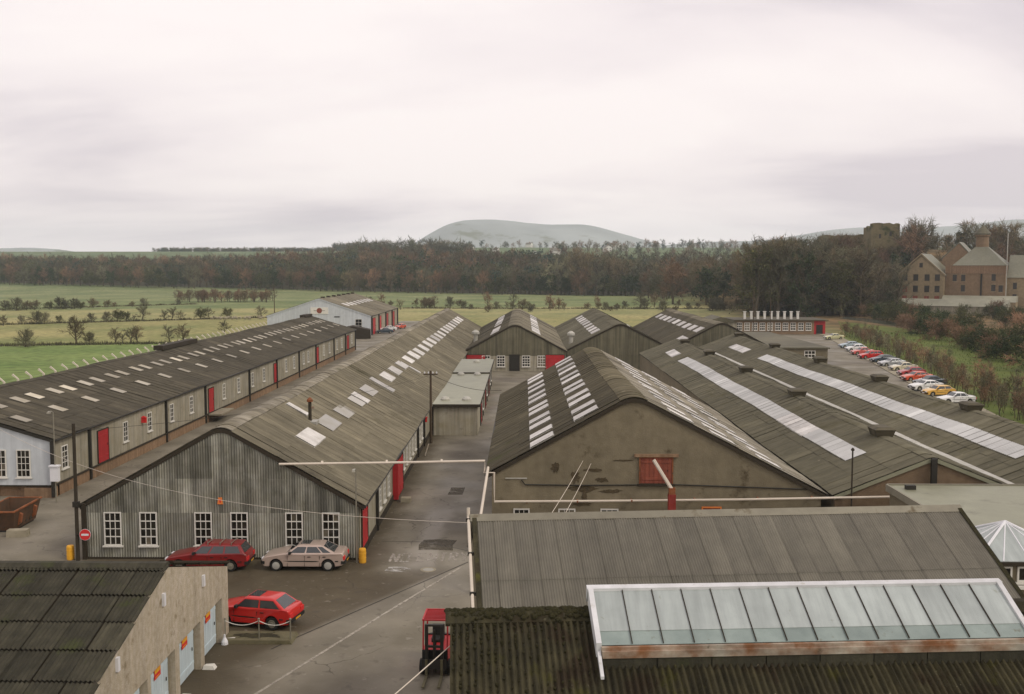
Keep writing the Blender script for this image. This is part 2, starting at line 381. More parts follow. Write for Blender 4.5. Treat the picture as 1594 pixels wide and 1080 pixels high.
def np_mesh(name, V, F, mat):
    me = bpy.data.meshes.new(name)
    nf, k = F.shape
    me.vertices.add(len(V)); me.vertices.foreach_set('co', np.ascontiguousarray(V, np.float32).ravel())
    me.loops.add(nf * k); me.loops.foreach_set('vertex_index', np.ascontiguousarray(F, np.int32).ravel())
    me.polygons.add(nf); me.polygons.foreach_set('loop_start', np.arange(0, nf * k, k, dtype=np.int32))
    me.polygons.foreach_set('loop_total', np.full(nf, k, np.int32))
    me.update(calc_edges=True); me.materials.append(M[mat]); return me
def roofing(root, items, n_ind, name='roof_sheet'):
    """items: (V, F, mat, key, y). nearest n_ind become objects sharing meshes, the others one joined part per material"""
    mw = Matrix.Translation(root.location) @ Matrix.Rotation(root.rotation_euler.z, 4, 'Z')
    def dist(it):
        c = it[0].mean(0); return (mw @ Vector((c[0], c[1] + it[4], c[2])) - CAM).length
    items = sorted(items, key=dist); cache = {}; rest = {}
    for n, (V, F, mat, key, y) in enumerate(items):
        if n < n_ind:
            if key not in cache: cache[key] = np_mesh(name, V, F, mat)
            o = inst(name, cache[key], root, (0, y, 0.006 * (n % 2) + rng.uniform(-0.008, 0.008) + sag(y)))
            o.rotation_euler = (rng.uniform(-0.006, 0.006), rng.uniform(-0.0012, 0.0012), rng.uniform(-0.0015, 0.0015))
        else: rest.setdefault(mat, []).append((V, F, y))
    for mat, L in rest.items():
        off = 0; VV = []; FF = []
        for V, F, y in L:
            VV.append(V + np.array([0, y, sag(y) + rng.uniform(-0.008, 0.008)])); FF.append(F + off); off += len(V)
        stuff(inst(name + 'ing', np_mesh(name, np.concatenate(VV), np.concatenate(FF), mat), root))
def sag(y): return 0.042 * math.sin(0.23 * y + 1.0) + 0.018 * math.sin(0.71 * y) - 0.02
def split_poly(p, q, n): return [[(p[0] + (q[0] - p[0]) * i / n, p[1] + (q[1] - p[1]) * i / n), (p[0] + (q[0] - p[0]) * (i + 1) / n, p[1] + (q[1] - p[1]) * (i + 1) / n)] for i in range(n)]
def lap(row, up=0.02, ext=0.1):
    """lower end of a sheet lifted over the next one"""
    (x0, z0), (x1, z1) = row; L = math.hypot(x1 - x0, z1 - z0); ux, uz = (x1 - x0) / L, (z1 - z0) / L
    return [(x0, z0), (x1 + ux * ext, z1 + uz * ext + up)]

def gable_sheets(root, x0, x1, y, zfun, rows, sheet, mats, ncorr=7, amp=0.022, individual=True, per=4, zskip=None):
    n = int(round((x1 - x0) / sheet)); w = (x1 - x0) / n; allV = []; allF = []; off = 0
    for r, (za, zb) in enumerate(rows):
        for c in range(n):
            m = ncorr * per + 1
            xs = np.linspace(x0 + c * w, x0 + (c + 1) * w, m)
            zt = np.minimum([zfun(x) for x in xs], zb)
            if zt.max() <= za + 0.05: continue
            zt = np.maximum(zt, za + 0.001)
            d = y - 0.03 - 0.012 * (r % 2) - 0.004 * (c % 2) - amp * np.cos(np.arange(m) * 2 * math.pi / per)
            V = np.concatenate([np.stack([xs, d, np.full(m, za)], 1), np.stack([xs, d - 0.01, zt], 1)])
            i = np.arange(m - 1); F = np.stack([i, i + 1, i + m + 1, i + m], 1)
            if individual: inst('wall_sheet', np_mesh('wall_sheet', V, F, mats[r % len(mats)]), root)
            else: allV.append(V); allF.append(F + off); off += len(V)
    if allV: stuff(inst('wall_sheeting', np_mesh('wall_sheeting', np.concatenate(allV), np.concatenate(allF), mats[0]), root))

def shed(name, label, x0, x1, y0, y1, zel, zer, xr, zr, roof_l, roof_r, wall, gable, round_=0.9, nrows=4, sheet=1.05, ncorr=7, amp=0.028,
         n_ind=0, per=4, gable_wall=True, floor=0.0, over=0.28, verge='dark_timber', ridge_ind=0, far_gable=True, group=None, verge_out=0.12, gutters=True, ridge_mat=None):
    """gabled shed, ridge along y. local origin at (xr, y0)"""
    root = thing(name, label, 'shed', (xr, y0, 0), 0, group)
    L = y1 - y0; lx, rx = x0 - xr, x1 - xr
    sl, sr = (zr - zel) / (-lx), (zr - zer) / rx
    def eave(sx, s): return (sx + (over if sx > 0 else -over), zr - s * (abs(sx) + over))
    el, er = eave(lx, sl), eave(rx, sr)
    pl, prr = (-round_, zr - sl * round_), (round_, zr - sr * round_)
    arc = []
    for i in range(7):
        t = i / 6; a = (1 - t) ** 2; b = 2 * t * (1 - t); c = t * t
        arc.append((a * pl[0] + c * prr[0], a * pl[1] + b * zr + c * prr[1] + 0.03))
    n = int(round((L + 2 * verge_out) / sheet)); w = (L + 2 * verge_out) / n
    rows = []
    for i, rw in enumerate(split_poly(pl, el, nrows)): rows.append((lap(rw), roof_l, 'l%d' % i))
    for i, rw in enumerate(split_poly(prr, er, nrows)): rows.append((lap(rw), roof_r, 'r%d' % i))
    items = []
    for rw, mt, key in rows:
        V, F = corr_geo(rw, w, ncorr, amp, per)
        for j in range(n): items.append((V, F, mt, key, -verge_out + j * w))
    roofing(root, items, n_ind)
    V, F = corr_geo(arc, w, ncorr, amp, per)
    roofing(root, [(V, F, ridge_mat or roof_r, 'ridge', -verge_out + j * w) for j in range(n)], ridge_ind, 'ridge_sheet')
    d = 0.1
    deck = [(el[0], el[1] - d)] + [(p[0], p[1] - d) for p in arc] + [(er[0], er[1] - d)]
    low = [(er[0], er[1] - d - 0.08)] + [(p[0], p[1] - d - 0.08) for p in arc[::-1]] + [(el[0], el[1] - d - 0.08)]
    MB().prism(deck + low, 'y', 0.02, L - 0.02).build('roof_deck', 'dark_timber', root)
    def zin(x):
        z = zr - (sl * -x if x < 0 else sr * x)
        if abs(x) < round_:
            t = (x + round_) / (2 * round_); z = (1 - t) ** 2 * pl[1] + 2 * t * (1 - t) * zr + t * t * prr[1]
        return z - d - 0.09
    MB().box(lx, lx + 0.2, 0.2, L - 0.2, floor, zin(lx)).build('wall', wall, root)
    MB().box(rx - 0.2, rx, 0.2, L - 0.2, floor, zin(rx)).build('wall', wall, root)
    gp = [(lx, floor), (rx, floor), (rx, zin(rx))] + [(x, zin(x)) for x in (round_, round_ * 0.5, 0, -round_ * 0.5, -round_)] + [(lx, zin(lx))]
    if gable_wall: MB().prism(gp, 'y', 0.0, 0.2).build('gable_wall', gable, root)
    if far_gable: MB().prism(gp, 'y', L - 0.2, L).build('gable_wall', gable, root)
    for (yy) in ((-verge_out, -verge_out + 0.05),):
        pts = [el] + arc + [er]
        vb = [(p[0], p[1] - 0.035) for p in pts] + [(p[0], p[1] - 0.26) for p in pts[::-1]]
        MB().prism(vb, 'y', yy[0], yy[1]).build('verge_board', verge, root)
    if gutters:
        for e_ in (el, er):
            MB().tube([(e_[0] + (0.05 if e_[0] > 0 else -0.05), -0.1, e_[1] - 0.1), (e_[0] + (0.05 if e_[0] > 0 else -0.05), L, e_[1] - 0.1)], 0.075, 6).build('gutter', 'dark_metal', root)
    root['_s'] = 1
    def slope_pt(side, s, lift=0.0):
        """point at distance s down the slope from the (unrounded) ridge"""
        sp = sl if side < 0 else sr; k = math.hypot(1, sp)
        return (side * s / k - (-side) * 0 + side * lift * sp / k, zr - sp * s / k + lift / k)
    def skylight(side, s0, s1, ya, yb, mat='skylight_white', nc=None):
        p, q = slope_pt(side, s0, 0.06), slope_pt(side, s1, 0.06)
        V, F = corr_geo([p, q], yb - ya, nc or max(2, int((yb - ya) / 0.15)), amp * 0.8, per)
        o = inst('skylight', np_mesh('skylight', V, F, mat), root, (0, ya - y0, sag(ya - y0) + 0.012)); o.rotation_euler = (rng.uniform(-0.006, 0.006), 0, 0)
        b = MB(); pp, qq = slope_pt(side, s0 - 0.04, 0.03), slope_pt(side, s1 + 0.04, 0.03)
        b.prism([pp, qq, (qq[0], qq[1] - 0.04), (pp[0], pp[1] - 0.04)], 'y', -0.05, yb - ya + 0.05)
        b.build('flashing', 'lead' if mat == 'skylight_white' else roof_r, o)
        return o
    del root['_s']
    return root, skylight, slope_pt, zin
HAZE = 0.00014

# ------------------------------------------------------------------ terrain
def sstep(a, b, x):
    t = np.clip((x - a) / (b - a), 0, 1); return t * t * (3 - 2 * t)
def height(x, y):
    x = np.asarray(x, float); y = np.asarray(y, float)
    side = 0.62 + 0.38 * sstep(-330, -60, x)
    h = sstep(590, 880, y) * 15 * side
    h = h + sstep(850, 1500, y) * 31
    r = np.sqrt(((x - 185) / 128) ** 2 + ((y - 480) / 108) ** 2)
    h = h + 25 * sstep(0, 1, 1.06 - r)
    return h
def H(x, y): return float(height(x, y))
gx = np.array([-4000, -2500, -1400, -900] + list(range(-600, 601, 20)) + [900, 1400, 2500, 4000], float)
gy = np.array([-300, -100, 0, 150, 300] + list(range(340, 1001, 20)) + list(range(1060, 1900, 80)) + [2200, 2600, 3200, 3900], float)
GX, GY = np.meshgrid(gx, gy)
V = np.stack([GX, GY, height(GX, GY)], -1).reshape(-1, 3)
i, j = np.meshgrid(np.arange(len(gy) - 1), np.arange(len(gx) - 1), indexing='ij')
a = i * len(gx) + j
F = np.stack([a, a + 1, a + len(gx) + 1, a + len(gx)], -1).reshape(-1, 4)

gm = bpy.data.materials.new('grassland'); gm.use_nodes = True; MATS['grassland'] = gm
t = gm.node_tree; N = t.nodes; L = t.links
bs = N['Principled BSDF']; bs.inputs['Roughness'].default_value = 0.95; bs.inputs['Specular IOR Level'].default_value = 0.15
geo = N.new('ShaderNodeNewGeometry'); sp = N.new('ShaderNodeSeparateXYZ'); L.new(geo.outputs['Position'], sp.inputs[0])
def math_(op, a_, b_=None, c_=None):
    n = N.new('ShaderNodeMath'); n.operation = op
    for k, v in enumerate((a_, b_, c_)):
        if v is None: continue
        if isinstance(v, (int, float)): n.inputs[k].default_value = v
        else: L.new(v, n.inputs[k])
    return n.outputs[0]
def nz(sc, det=4, vec=None):
    n = N.new('ShaderNodeTexNoise'); n.inputs['Scale'].default_value = sc; n.inputs['Detail'].default_value = det
    L.new(vec or geo.outputs['Position'], n.inputs['Vector']); return n.outputs[0]
# field boundaries slant across the valley
yy = math_('ADD', sp.outputs['Y'], math_('MULTIPLY', sp.outputs['X'], -0.16))
yy = math_('ADD', yy, math_('MULTIPLY_ADD', nz(0.05, 3), 16, -8))
fr_ = math_('DIVIDE', yy, 1200.0)
rp = N.new('ShaderNodeValToRGB'); L.new(fr_, rp.inputs[0])
stops = [(0, (0.135, 0.2, 0.055)), (221, (0.148, 0.205, 0.06)), (226, (0.235, 0.235, 0.09)), (322, (0.26, 0.245, 0.1)), (328, (0.265, 0.255, 0.11)), (404, (0.24, 0.24, 0.1)),
         (420, (0.155, 0.19, 0.075)), (600, (0.175, 0.2, 0.088)), (960, (0.13, 0.17, 0.075)), (1190, (0.12, 0.16, 0.075))]
cr = rp.color_ramp
while len(cr.elements) < len(stops): cr.elements.new(0.5)
for k, (p_, c_) in enumerate(stops):
    cr.elements[k].position = p_ / 1200; cr.elements[k].color = (*c_, 1)
def mixc(fac, a_, b_, mode='MIX'):
    x = N.new('ShaderNodeMix'); x.data_type = 'RGBA'; x.blend_type = mode
    if isinstance(fac, float): x.inputs[0].default_value = fac
    else: L.new(fac, x.inputs[0])
    for k, v in ((6, a_), (7, b_)):
        if isinstance(v, tuple): x.inputs[k].default_value = (*v, 1)
        else: L.new(v, x.inputs[k])
    return x.outputs[2]
def rampv(fac, p0, p1, c0, c1):
    r = N.new('ShaderNodeValToRGB'); r.color_ramp.elements[0].position = p0; r.color_ramp.elements[1].position = p1
    r.color_ramp.elements[0].color = (*c0, 1); r.color_ramp.elements[1].color = (*c1, 1); L.new(fac, r.inputs[0]); return r.outputs[0]
c = mixc(1.0, rp.outputs[0], rampv(nz(0.035, 6), 0.34, 0.66, (0.7, 0.78, 0.7), (1.28, 1.18, 1.25)), 'MULTIPLY')
c = mixc(1.0, c, rampv(nz(0.6, 6), 0.32, 0.68, (0.68,) * 3, (1.28,) * 3), 'MULTIPLY')
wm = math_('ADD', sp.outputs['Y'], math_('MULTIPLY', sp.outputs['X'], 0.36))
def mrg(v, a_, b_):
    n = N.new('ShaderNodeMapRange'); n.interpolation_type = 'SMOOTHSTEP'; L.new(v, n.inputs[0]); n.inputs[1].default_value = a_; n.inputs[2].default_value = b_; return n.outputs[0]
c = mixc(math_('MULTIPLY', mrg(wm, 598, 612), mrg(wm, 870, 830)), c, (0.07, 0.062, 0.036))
# rough brown ground on the river side
c = mixc(math_('MULTIPLY', math_('SMOOTH_MIN', math_('MAXIMUM', math_('MULTIPLY_ADD', sp.outputs['X'], 0.05, -3.4), 0), 1, 0.3), math_('LESS_THAN', sp.outputs['Y'], 620.0)), c,
         rampv(nz(0.12, 5), 0.36, 0.62, (0.062, 0.052, 0.024), (0.20, 0.13, 0.062)))
L.new(c, bs.inputs['Base Color'])
structure(inst('ground', np_mesh('ground', V, F, 'grassland')))

# yard tarmac: dark by the parked cars, worn paler along the lane
ym = pmat('tarmac', ((0.07, 0.058, 0.043), (0.105, 0.089, 0.068)), scale=0.5, rough=0.7, spec=0.12, bump=0.25, bscale=9, big=0.2, bigscale=0.12)
t = ym.node_tree; N = t.nodes; L = t.links; bs = N['Principled BSDF']
geo = N.new('ShaderNodeNewGeometry'); sp = N.new('ShaderNodeSeparateXYZ'); L.new(geo.outputs['Position'], sp.inputs[0])
def mr(v, a_, b_):
    n = N.new('ShaderNodeMapRange'); n.interpolation_type = 'SMOOTHSTEP'; L.new(v, n.inputs[0]); n.inputs[1].default_value = a_; n.inputs[2].default_value = b_; return n.outputs[0]
base = bs.inputs['Base Color'].links[0].from_socket
wob = math_('MULTIPLY_ADD', nz(0.5, 4), 1.6, -0.8)
X_ = math_('ADD', sp.outputs['X'], wob); Y_ = math_('ADD', sp.outputs['Y'], wob)
fa = math_('MULTIPLY', mr(X_, -8.7, -7.0), mr(Y_, 49.5, 53.5))
sd = math_('DIVIDE', math_('SUBTRACT', math_('MULTIPLY', math_('ADD', sp.outputs['X'], 9.8), 11.0), math_('MULTIPLY', math_('ADD', sp.outputs['Y'], -42.0), 6.7)), 12.88)
fb = math_('MULTIPLY', mr(sd, -0.5, 0.25), mr(math_('ADD', sp.outputs['X'], math_('MULTIPLY', wob, 1.2)), -12.2, -9.0))
fc = mr(X_, -23.0, -26.5)
f_ = math_('MAXIMUM', math_('MAXIMUM', fa, fb), fc)
pale = mixc(rampv(nz(0.35, 6), 0.36, 0.64, (0, 0, 0), (1, 1, 1)), (0.155, 0.138, 0.102), (0.228, 0.205, 0.157))
pale = mixc(rampv(nz(0.11, 5), 0.52, 0.72, (0, 0, 0), (0.8,) * 3), pale, (0.115, 0.099, 0.079))
# tyre-polished streak up the lane
tr = math_('MULTIPLY', math_('MULTIPLY', mr(X_, -6.6, -5.7), mr(X_, -4.4, -5.1)), math_('MULTIPLY', mr(Y_, 47, 53), mr(Y_, 70, 60)))
pale = mixc(math_('MULTIPLY', tr, 0.65), pale, (0.33, 0.305, 0.26))
tc_ = mixc(f_, base, pale)
vr = N.new('ShaderNodeTexVoronoi'); vr.feature = 'DISTANCE_TO_EDGE'; vr.inputs['Scale'].default_value = 0.22
wv = N.new('ShaderNodeVectorMath'); wv.operation = 'ADD'; L.new(geo.outputs['Position'], wv.inputs[0])
nv = N.new('ShaderNodeTexNoise'); nv.inputs['Scale'].default_value = 0.8; nv.inputs['Detail'].default_value = 5; L.new(geo.outputs['Position'], nv.inputs['Vector']); L.new(nv.outputs['Color'], wv.inputs[1])
L.new(wv.outputs[0], vr.inputs['Vector'])
ck = math_('MULTIPLY', math_('LESS_THAN', vr.outputs['Distance'], 0.0045), rampv(nz(0.2, 3), 0.48, 0.58, (0, 0, 0), (0.55,) * 3))
tc_ = mixc(ck, tc_, (0.04, 0.034, 0.026))
tc_ = mixc(rampv(nz(1.4, 6), 0.60, 0.7, (0, 0, 0), (0.5,) * 3), tc_, (0.07, 0.06, 0.046))
tc_ = mixc(rampv(nz(2.3, 6), 0.63, 0.72, (0, 0, 0), (0.5,) * 3), tc_, (0.3, 0.27, 0.22))
L.new(tc_, bs.inputs['Base Color'])
# damp patches are smoother
rgh = N.new('ShaderNodeMapRange'); L.new(nz(0.16, 4), rgh.inputs[0]); rgh.inputs[1].default_value = 0.35; rgh.inputs[2].default_value = 0.6; rgh.inputs[3].default_value = 0.42; rgh.inputs[4].default_value = 0.75
L.new(rgh.outputs[0], bs.inputs['Roughness'])
structure(MB().prism([(-80, 5), (35, 5), (35, 20), (46.5, 91), (75, 240), (76, 262), (48, 262), (43, 224), (-8, 224), (-18, 262), (-30, 300), (-37, 300), (-40, 215), (-51, 200), (-51, 66), (-80, 66)], 'z', -0.3, 0.02).build('yard', 'tarmac'))

def worn_paint(name, c, th=0.47, sc=3.0, w=0.12):
    m = pmat(name, (tuple(x * 0.85 for x in c), c), scale=2, rough=0.8, bump=0.1, big=0)
    N = m.node_tree.nodes; L = m.node_tree.links
    g = N.new('ShaderNodeNewGeometry'); n = N.new('ShaderNodeTexNoise'); n.inputs['Scale'].default_value = sc; n.inputs['Detail'].default_value = 6
    n.inputs['Roughness'].default_value = 0.7
    L.new(g.outputs['Position'], n.inputs['Vector'])
    r = N.new('ShaderNodeValToRGB'); r.color_ramp.elements[0].position = th; r.color_ramp.elements[1].position = th + w
    r.color_ramp.elements[1].color = (0.85,) * 3 + (1,)
    L.new(n.outputs[0], r.inputs[0]); L.new(r.outputs[0], N['Principled BSDF'].inputs['Alpha'])
    return m
worn_paint('road_paint', (0.45, 0.41, 0.34), 0.26, 3.0, 0.3)
worn_paint('letter_paint', (0.46, 0.42, 0.36), 0.36, 2.2, 0.27)
worn_paint('road_paint_faint', (0.5, 0.47, 0.41), 0.49)
worn_paint('tar_patch', (0.12, 0.106, 0.086), 0.34, 1.2, 0.3)
worn_paint('patch_pale', (0.5, 0.48, 0.44), 0.42, 1.0, 0.15)  # uneven pale blotch, broken up by noise
def strip(name, pts, w, mat, z=0.026, th=0.004, parent=None):
    b = MB()
    for p, q in zip(pts[:-1], pts[1:]):
        p = Vector((*p, 0)); q = Vector((*q, 0)); d = (q - p).normalized(); n = Vector((-d.y, d.x, 0)) * w / 2
        b.hull8([(p - n) + Vector((0, 0, z)), (q - n) + Vector((0, 0, z)), (q + n) + Vector((0, 0, z)), (p + n) + Vector((0, 0, z))],
                [(p - n) + Vector((0, 0, z + th)), (q - n) + Vector((0, 0, z + th)), (q + n) + Vector((0, 0, z + th)), (p + n) + Vector((0, 0, z + th))])
    return b.build(name, mat, parent)
tag(strip('road_line', [(-10.9, 34.2), (-10.03, 36.26), (-6.4, 45.05), (-3.3, 52.3)], 0.13, 'road_paint'), 'faded white painted line running diagonally across the yard tarmac', 'road marking')
structure(strip('tarmac_joint', [(-3.0, 53.15), (-6.2, 47.9), (-9.8, 42.0), (-10.6, 40.6)], 0.06, 'dark_metal'))
structure(strip('tarmac_joint', [(-8.3, 57.2), (-5.6, 57.1), (-3.0, 55.2)], 0.04, 'dark_metal'))
tag(MB().prism([(-5.95, 55.4), (-5.3, 55.5), (-4.0, 55.35), (-4.08, 56.4), (-3.9, 57.5), (-4.9, 57.7), (-5.85, 57.55), (-6.05, 56.5)], 'z', 0.024, 0.029).build('tarmac_patch', 'tar_patch'), 'darker rectangular tarmac repair patch above the painted NO ENTRY letters', 'road patch')
tag(MB().prism([(-5.35, 69.3), (-4.3, 69.3), (-4.25, 71.6), (-5.25, 71.6)], 'z', 0.024, 0.029).build('tarmac_patch', 'tar_patch'), 'small dark square tarmac patch in the lane beside the rendered shed', 'road patch')
tag(MB().prism([(-7.35, 51.5), (-6.2, 51.3), (-5.95, 51.8), (-6.4, 52.25), (-7.2, 52.2)], 'z', 0.024, 0.029).build('pale_patch', 'patch_pale'), 'pale scuffed patch on the lane below the letter N', 'road patch')
mh = thing('manhole', 'round manhole cover with pale rim set in the lane', 'manhole', (-5.05, 51.75, 0.02))
MB().lathe([(0.42, 0.0), (0.42, 0.012), (0.3, 0.012), (0.3, 0.0)], 20).build('rim', 'concrete', mh)
MB().lathe([(0.29, 0.0), (0.29, 0.008), (0.05, 0.010)], 20).build('cover', 'steel', mh)

# painted NO ENTRY
LET = {'N': [((0, 0), (0, 1)), ((0, 1), (1, 0)), ((1, 0), (1, 1))], 'O': [((0, 0), (0, 1)), ((0, 1), (1, 1)), ((1, 1), (1, 0)), ((1, 0), (0, 0))],
       'E': [((0, 0), (0, 1)), ((0, 1), (1, 1)), ((0, 0.52), (0.8, 0.52)), ((0, 0), (1, 0))], 'T': [((0, 1), (1, 1)), ((0.5, 0), (0.5, 1))],
       'R': [((0, 0), (0, 1)), ((0, 1), (0.9, 1)), ((0.9, 1), (0.9, 0.55)), ((0.9, 0.55), (0, 0.55)), ((0.3, 0.55), (1, 0))], 'Y': [((0, 1), (0.5, 0.5)), ((1, 1), (0.5, 0.5)), ((0.5, 0.5), (0.5, 0))]}
ne = thing('road_lettering', 'worn white NO ENTRY lettering painted across the lane', 'road marking', (-7.3, 53.1, 0.0))
xx = 0.0
for k, ch in enumerate('NO ENTRY'):
    if ch == ' ': xx += 0.33; continue
    b = MB(); wl, hl = 0.38, 1.55
    for (p, q) in LET[ch]:
        p = Vector((xx + p[0] * wl, p[1] * hl + xx * 0.07, 0)); q = Vector((xx + q[0] * wl, q[1] * hl + xx * 0.07, 0))
        d = (q - p).normalized(); n = Vector((-d.y, d.x, 0)) * 0.075; z0 = Vector((0, 0, 0.026 + 0.0006 * len(b.v) / 8)); z1 = z0 + Vector((0, 0, 0.002))
        b.hull8([p - n + z0, q - n + z0, q + n + z0, p + n + z0], [p - n + z1, q - n + z1, q + n + z1, p + n + z1])
    b.build('letter', 'road_paint_faint' if ch == 'O' else 'letter_paint', ne); xx += 0.585

# river, bank
pmat('river_water', ((0.10, 0.105, 0.09), (0.15, 0.15, 0.13)), scale=0.2, rough=0.12, spec=0.6, bump=0.2, bscale=1.5)
pmat('bank_grass', ((0.07, 0.105, 0.028), (0.13, 0.155, 0.05)), scale=0.35, rough=0.95, spec=0.1, big=0.2, over=[((0.16, 0.12, 0.06), 0.2, 0.56, 0.14)])
def bline(y): return 46.5 + (y - 91) * (75 - 46.5) / 149
structure(MB().prism([(bline(70) + 1.2, 70), (bline(70) + 34, 70), (bline(150) + 30, 150), (bline(250) + 26, 250), (bline(300) + 8, 300), (bline(235) + 2, 235), (bline(91) + 1.2, 91)], 'z', -0.2, 0.06).build('grass_bank', 'bank_grass'))
structure(MB().prism([(bline(70) + 36, 70), (bline(70) + 60, 70), (bline(150) + 56, 150), (bline(230) + 50, 230), (bline(300) + 20, 330), (bline(300) + 14, 318), (bline(240) + 30, 240), (bline(150) + 32, 150)], 'z', -0.2, 0.03).build('river', 'river_water'))
structure(MB().prism([(70, 262), (76, 262), (73, 228), (50, 100), (47.5, 91), (45.5, 91), (48.5, 110), (71, 236)], 'z', -0.1, 0.12).build('kerb', 'concrete'))

# ------------------------------------------------------------------ shed A (long, left, pale blue gable)
A, A_sky, A_pt, A_z = shed('long_shed', 'long dark roofed shed with pale blue gable, red doors and brick plinth beside the field', -50, -32.8, 68.1, 193, 4.2, 4.2, -41.4, 6.8,
        'roof_dark', 'roof_dark', 'wall_panel', 'pale_blue_paint', round_=0.5, nrows=4, n_ind=220, ridge_ind=0, floor=0.9, ncorr=6, amp=0.022, verge='dark_metal', over=0.22)
AX = -32.8 + 41.4
k = 0
for p in range(22):
    yb = 69.3 + p * 5.72
    for d in (0, 2.4):
        if yb + d < 191: A_sky(1, 2.4, 3.65, yb + d - 0.5, yb + d + 0.5, 'skylight_pale')
    if yb + 0.9 < 191: A_sky(1, 5.05, 6.3, yb + 0.35, yb + 1.35, 'skylight_pale')
MB().box(AX - 0.3, AX + 0.06, 0.25, 124.6, -0.05, 0.84).build('plinth', 'brick', A)
MB().box(-8.5, AX + 0.06, 0.5, 0.8, -0.05, 0.84).build('plinth', 'brick', A)
MB().box(AX - 0.1, AX + 0.16, 0.1, 124.8, 0.842, 0.93).build('ledge', 'dark_timber', A)
MB().box(AX - 2.0, AX + 0.1, -0.1, 0.48, -0.05, 0.7).build('pier', 'brick', A)
MB().box(-8.6, AX, 0.02, 0.4, 0.78, 0.895).build('floor_edge', 'dark_timber', A)
for y in (67.9, 73.9, 90, 101.3, 117.8, 131.0, 144.2, 156, 171, 182, 192.8):
    MB().box(AX + 0.004, AX + 0.2, y - 68.1 - 0.1, y - 68.1 + 0.12, 0.1, 4.1).build('post', 'dark_metal', A)
for y, w in ((76.4, 1.9), (103.3, 1.7), (130.6, 1.9), (157.2, 2.0), (184.8, 2.2)):
    door(A, (AX + 0.003, y - 68.1, 0.95), R(90), w, 2.5)
for y in (69.9, 80.8, 86.1, 91.6, 97.1, 107.8, 113.4, 119.3, 124.6, 136.4, 141.2, 147.4, 150.6, 162.4, 167.2, 174, 178.6, 189):
    window(A, (AX + 0.003, y - 68.1, 1.75), R(90), 0.95, 1.65, 2, 4, single=(y > 100))
for x in (-34.8 + 41.4, -36.5 + 41.4, -39.4 + 41.4):
    window(A, (x, -0.003, 1.45), 0, 0.98, 1.95, 3, 4)
for y0_, y1_ in ((66, 73), (112, 124), (186, 192)):
    MB().box(-0.55, 0.55, y0_ - 68.1 + (2.3 if y0_ < 68 else 0), y1_ - 68.1, 6.72, 7.2).build('ridge_vent', 'dark_timber', A)
MB().box(AX + 0.18, AX + 1.5, 102.0 - 68.1, 106.5 - 68.1, 0.75, 0.9).build('loading_ledge', 'concrete', A)
bx_ = tag(MB().box(-0.22, 0.22, -0.1, 0.1, 0, 0.45).add([(-0.26, -0.14, 0.45), (0.26, -0.14, 0.45), (0.26, 0.14, 0.45), (-0.26, 0.14, 0.45), (0, 0, 0.6)], [(0, 1, 4), (1, 2, 4), (2, 3, 4), (3, 0, 4)]).build('alarm_box', 'sign_red', None, (-32.62, 84.4, 2.75)),
          'small red alarm box on the wall of the long dark shed', 'alarm box')

# ------------------------------------------------------------------ shed B (corrugated gable with six windows)
B, B_sky, B_pt, B_z = shed('long_shed', 'long grey corrugated shed with six white windows in its weathered gable', -24.05, -9.0, 53.6, 215, 3.2, 3.2, -16.5, 7.45,
        'roof_grey', 'roof_grey', 'wall_panel', 'cladding_far', round_=0.6, nrows=3, n_ind=290, ridge_ind=150, amp=0.036, ridge_mat='roof_lichen_glare')
gable_sheets(B, -7.53, 7.48, -0.001, B_z, [(0.12, 2.66), (2.6, 4.5), (4.42, 6.4), (6.3, 8)], 1.0, ['cladding', 'cladding_dark', 'cladding_dark', 'cladding_dark'], amp=0.045)
for x in (-22.55, -20.59, -17.56, -15.58, -12.56, -10.54):
    window(B, (x + 16.5, -0.09, 0.79), 0, 0.96, 1.86, 3, 4, bar=0.034, fr=0.06)
MB().box(-7.6, 7.5, -0.12, -0.02, 0.0, 0.118).build('base_board', 'dark_timber', B)
MB().box(-7.72, -7.5, -0.25, 0.0, 0.0, 3.15).build('corner_post', 'dark_timber', B)
for k in range(10):
    ya = 59.0 + 5.78 * k
    if k == 5: B_sky(1, 2.95, 5.4, 89.0, 90.6)
    elif k in (1, 2, 4): B_sky(1, 3.2, 4.5, ya + 0.05, ya + 3.35, 'skylight_grey')
    elif k == 3:
        B_sky(1, 3.2, 4.5, ya + 0.2, ya + 2.1, 'skylight_grey'); B_sky(1, 3.1, 4.6, ya + 2.4, ya + 4.0)
    else: B_sky(1, 3.2, 4.5, ya, ya + 3.4)
for k in range(10, 26): B_sky(1, 3.1, 4.58, 59.0 + 5.78 * k, 62.4 + 5.78 * k)
B_sky(1, 0.9, 2.45, 65.1, 65.9); B_sky(1, 4.6, 6.0, 107.8, 108.5)
BX = 7.5
for y in (59.7, 71.6, 83.3, 88.5):
    MB().box(BX + 0.004, BX + 0.18, y - 53.6 - 0.1, y - 53.6 + 0.1, 0.0, 3.05).build('post', 'dark_metal', B)
MB().box(BX + 0.002, BX + 0.07, 0.3, 160, -0.02, 0.42).build('plinth', 'dark_timber', B)
door(B, (BX + 0.003, 1.55, 0.1), R(90), 1.9, 2.65)
d2 = door(B, (BX + 0.25, 69.3 - 53.6, 0.1), R(90), 3.2, 2.6)
MB().box(BX + 0.02, BX + 0.4, 67.4 - 53.6, 67.6 - 53.6, 0.1, 2.85).build('door_post', 'door_red', B)
for y in (61.2, 63.2, 65.2, 73.6, 75.6, 77.6, 79.6, 81.6, 85.2, 87.0, 97, 100, 103, 106):
    window(B, (BX + 0.003, y - 53.6, 1.0), R(90), 0.85, 1.6, 2, 4, single=True)
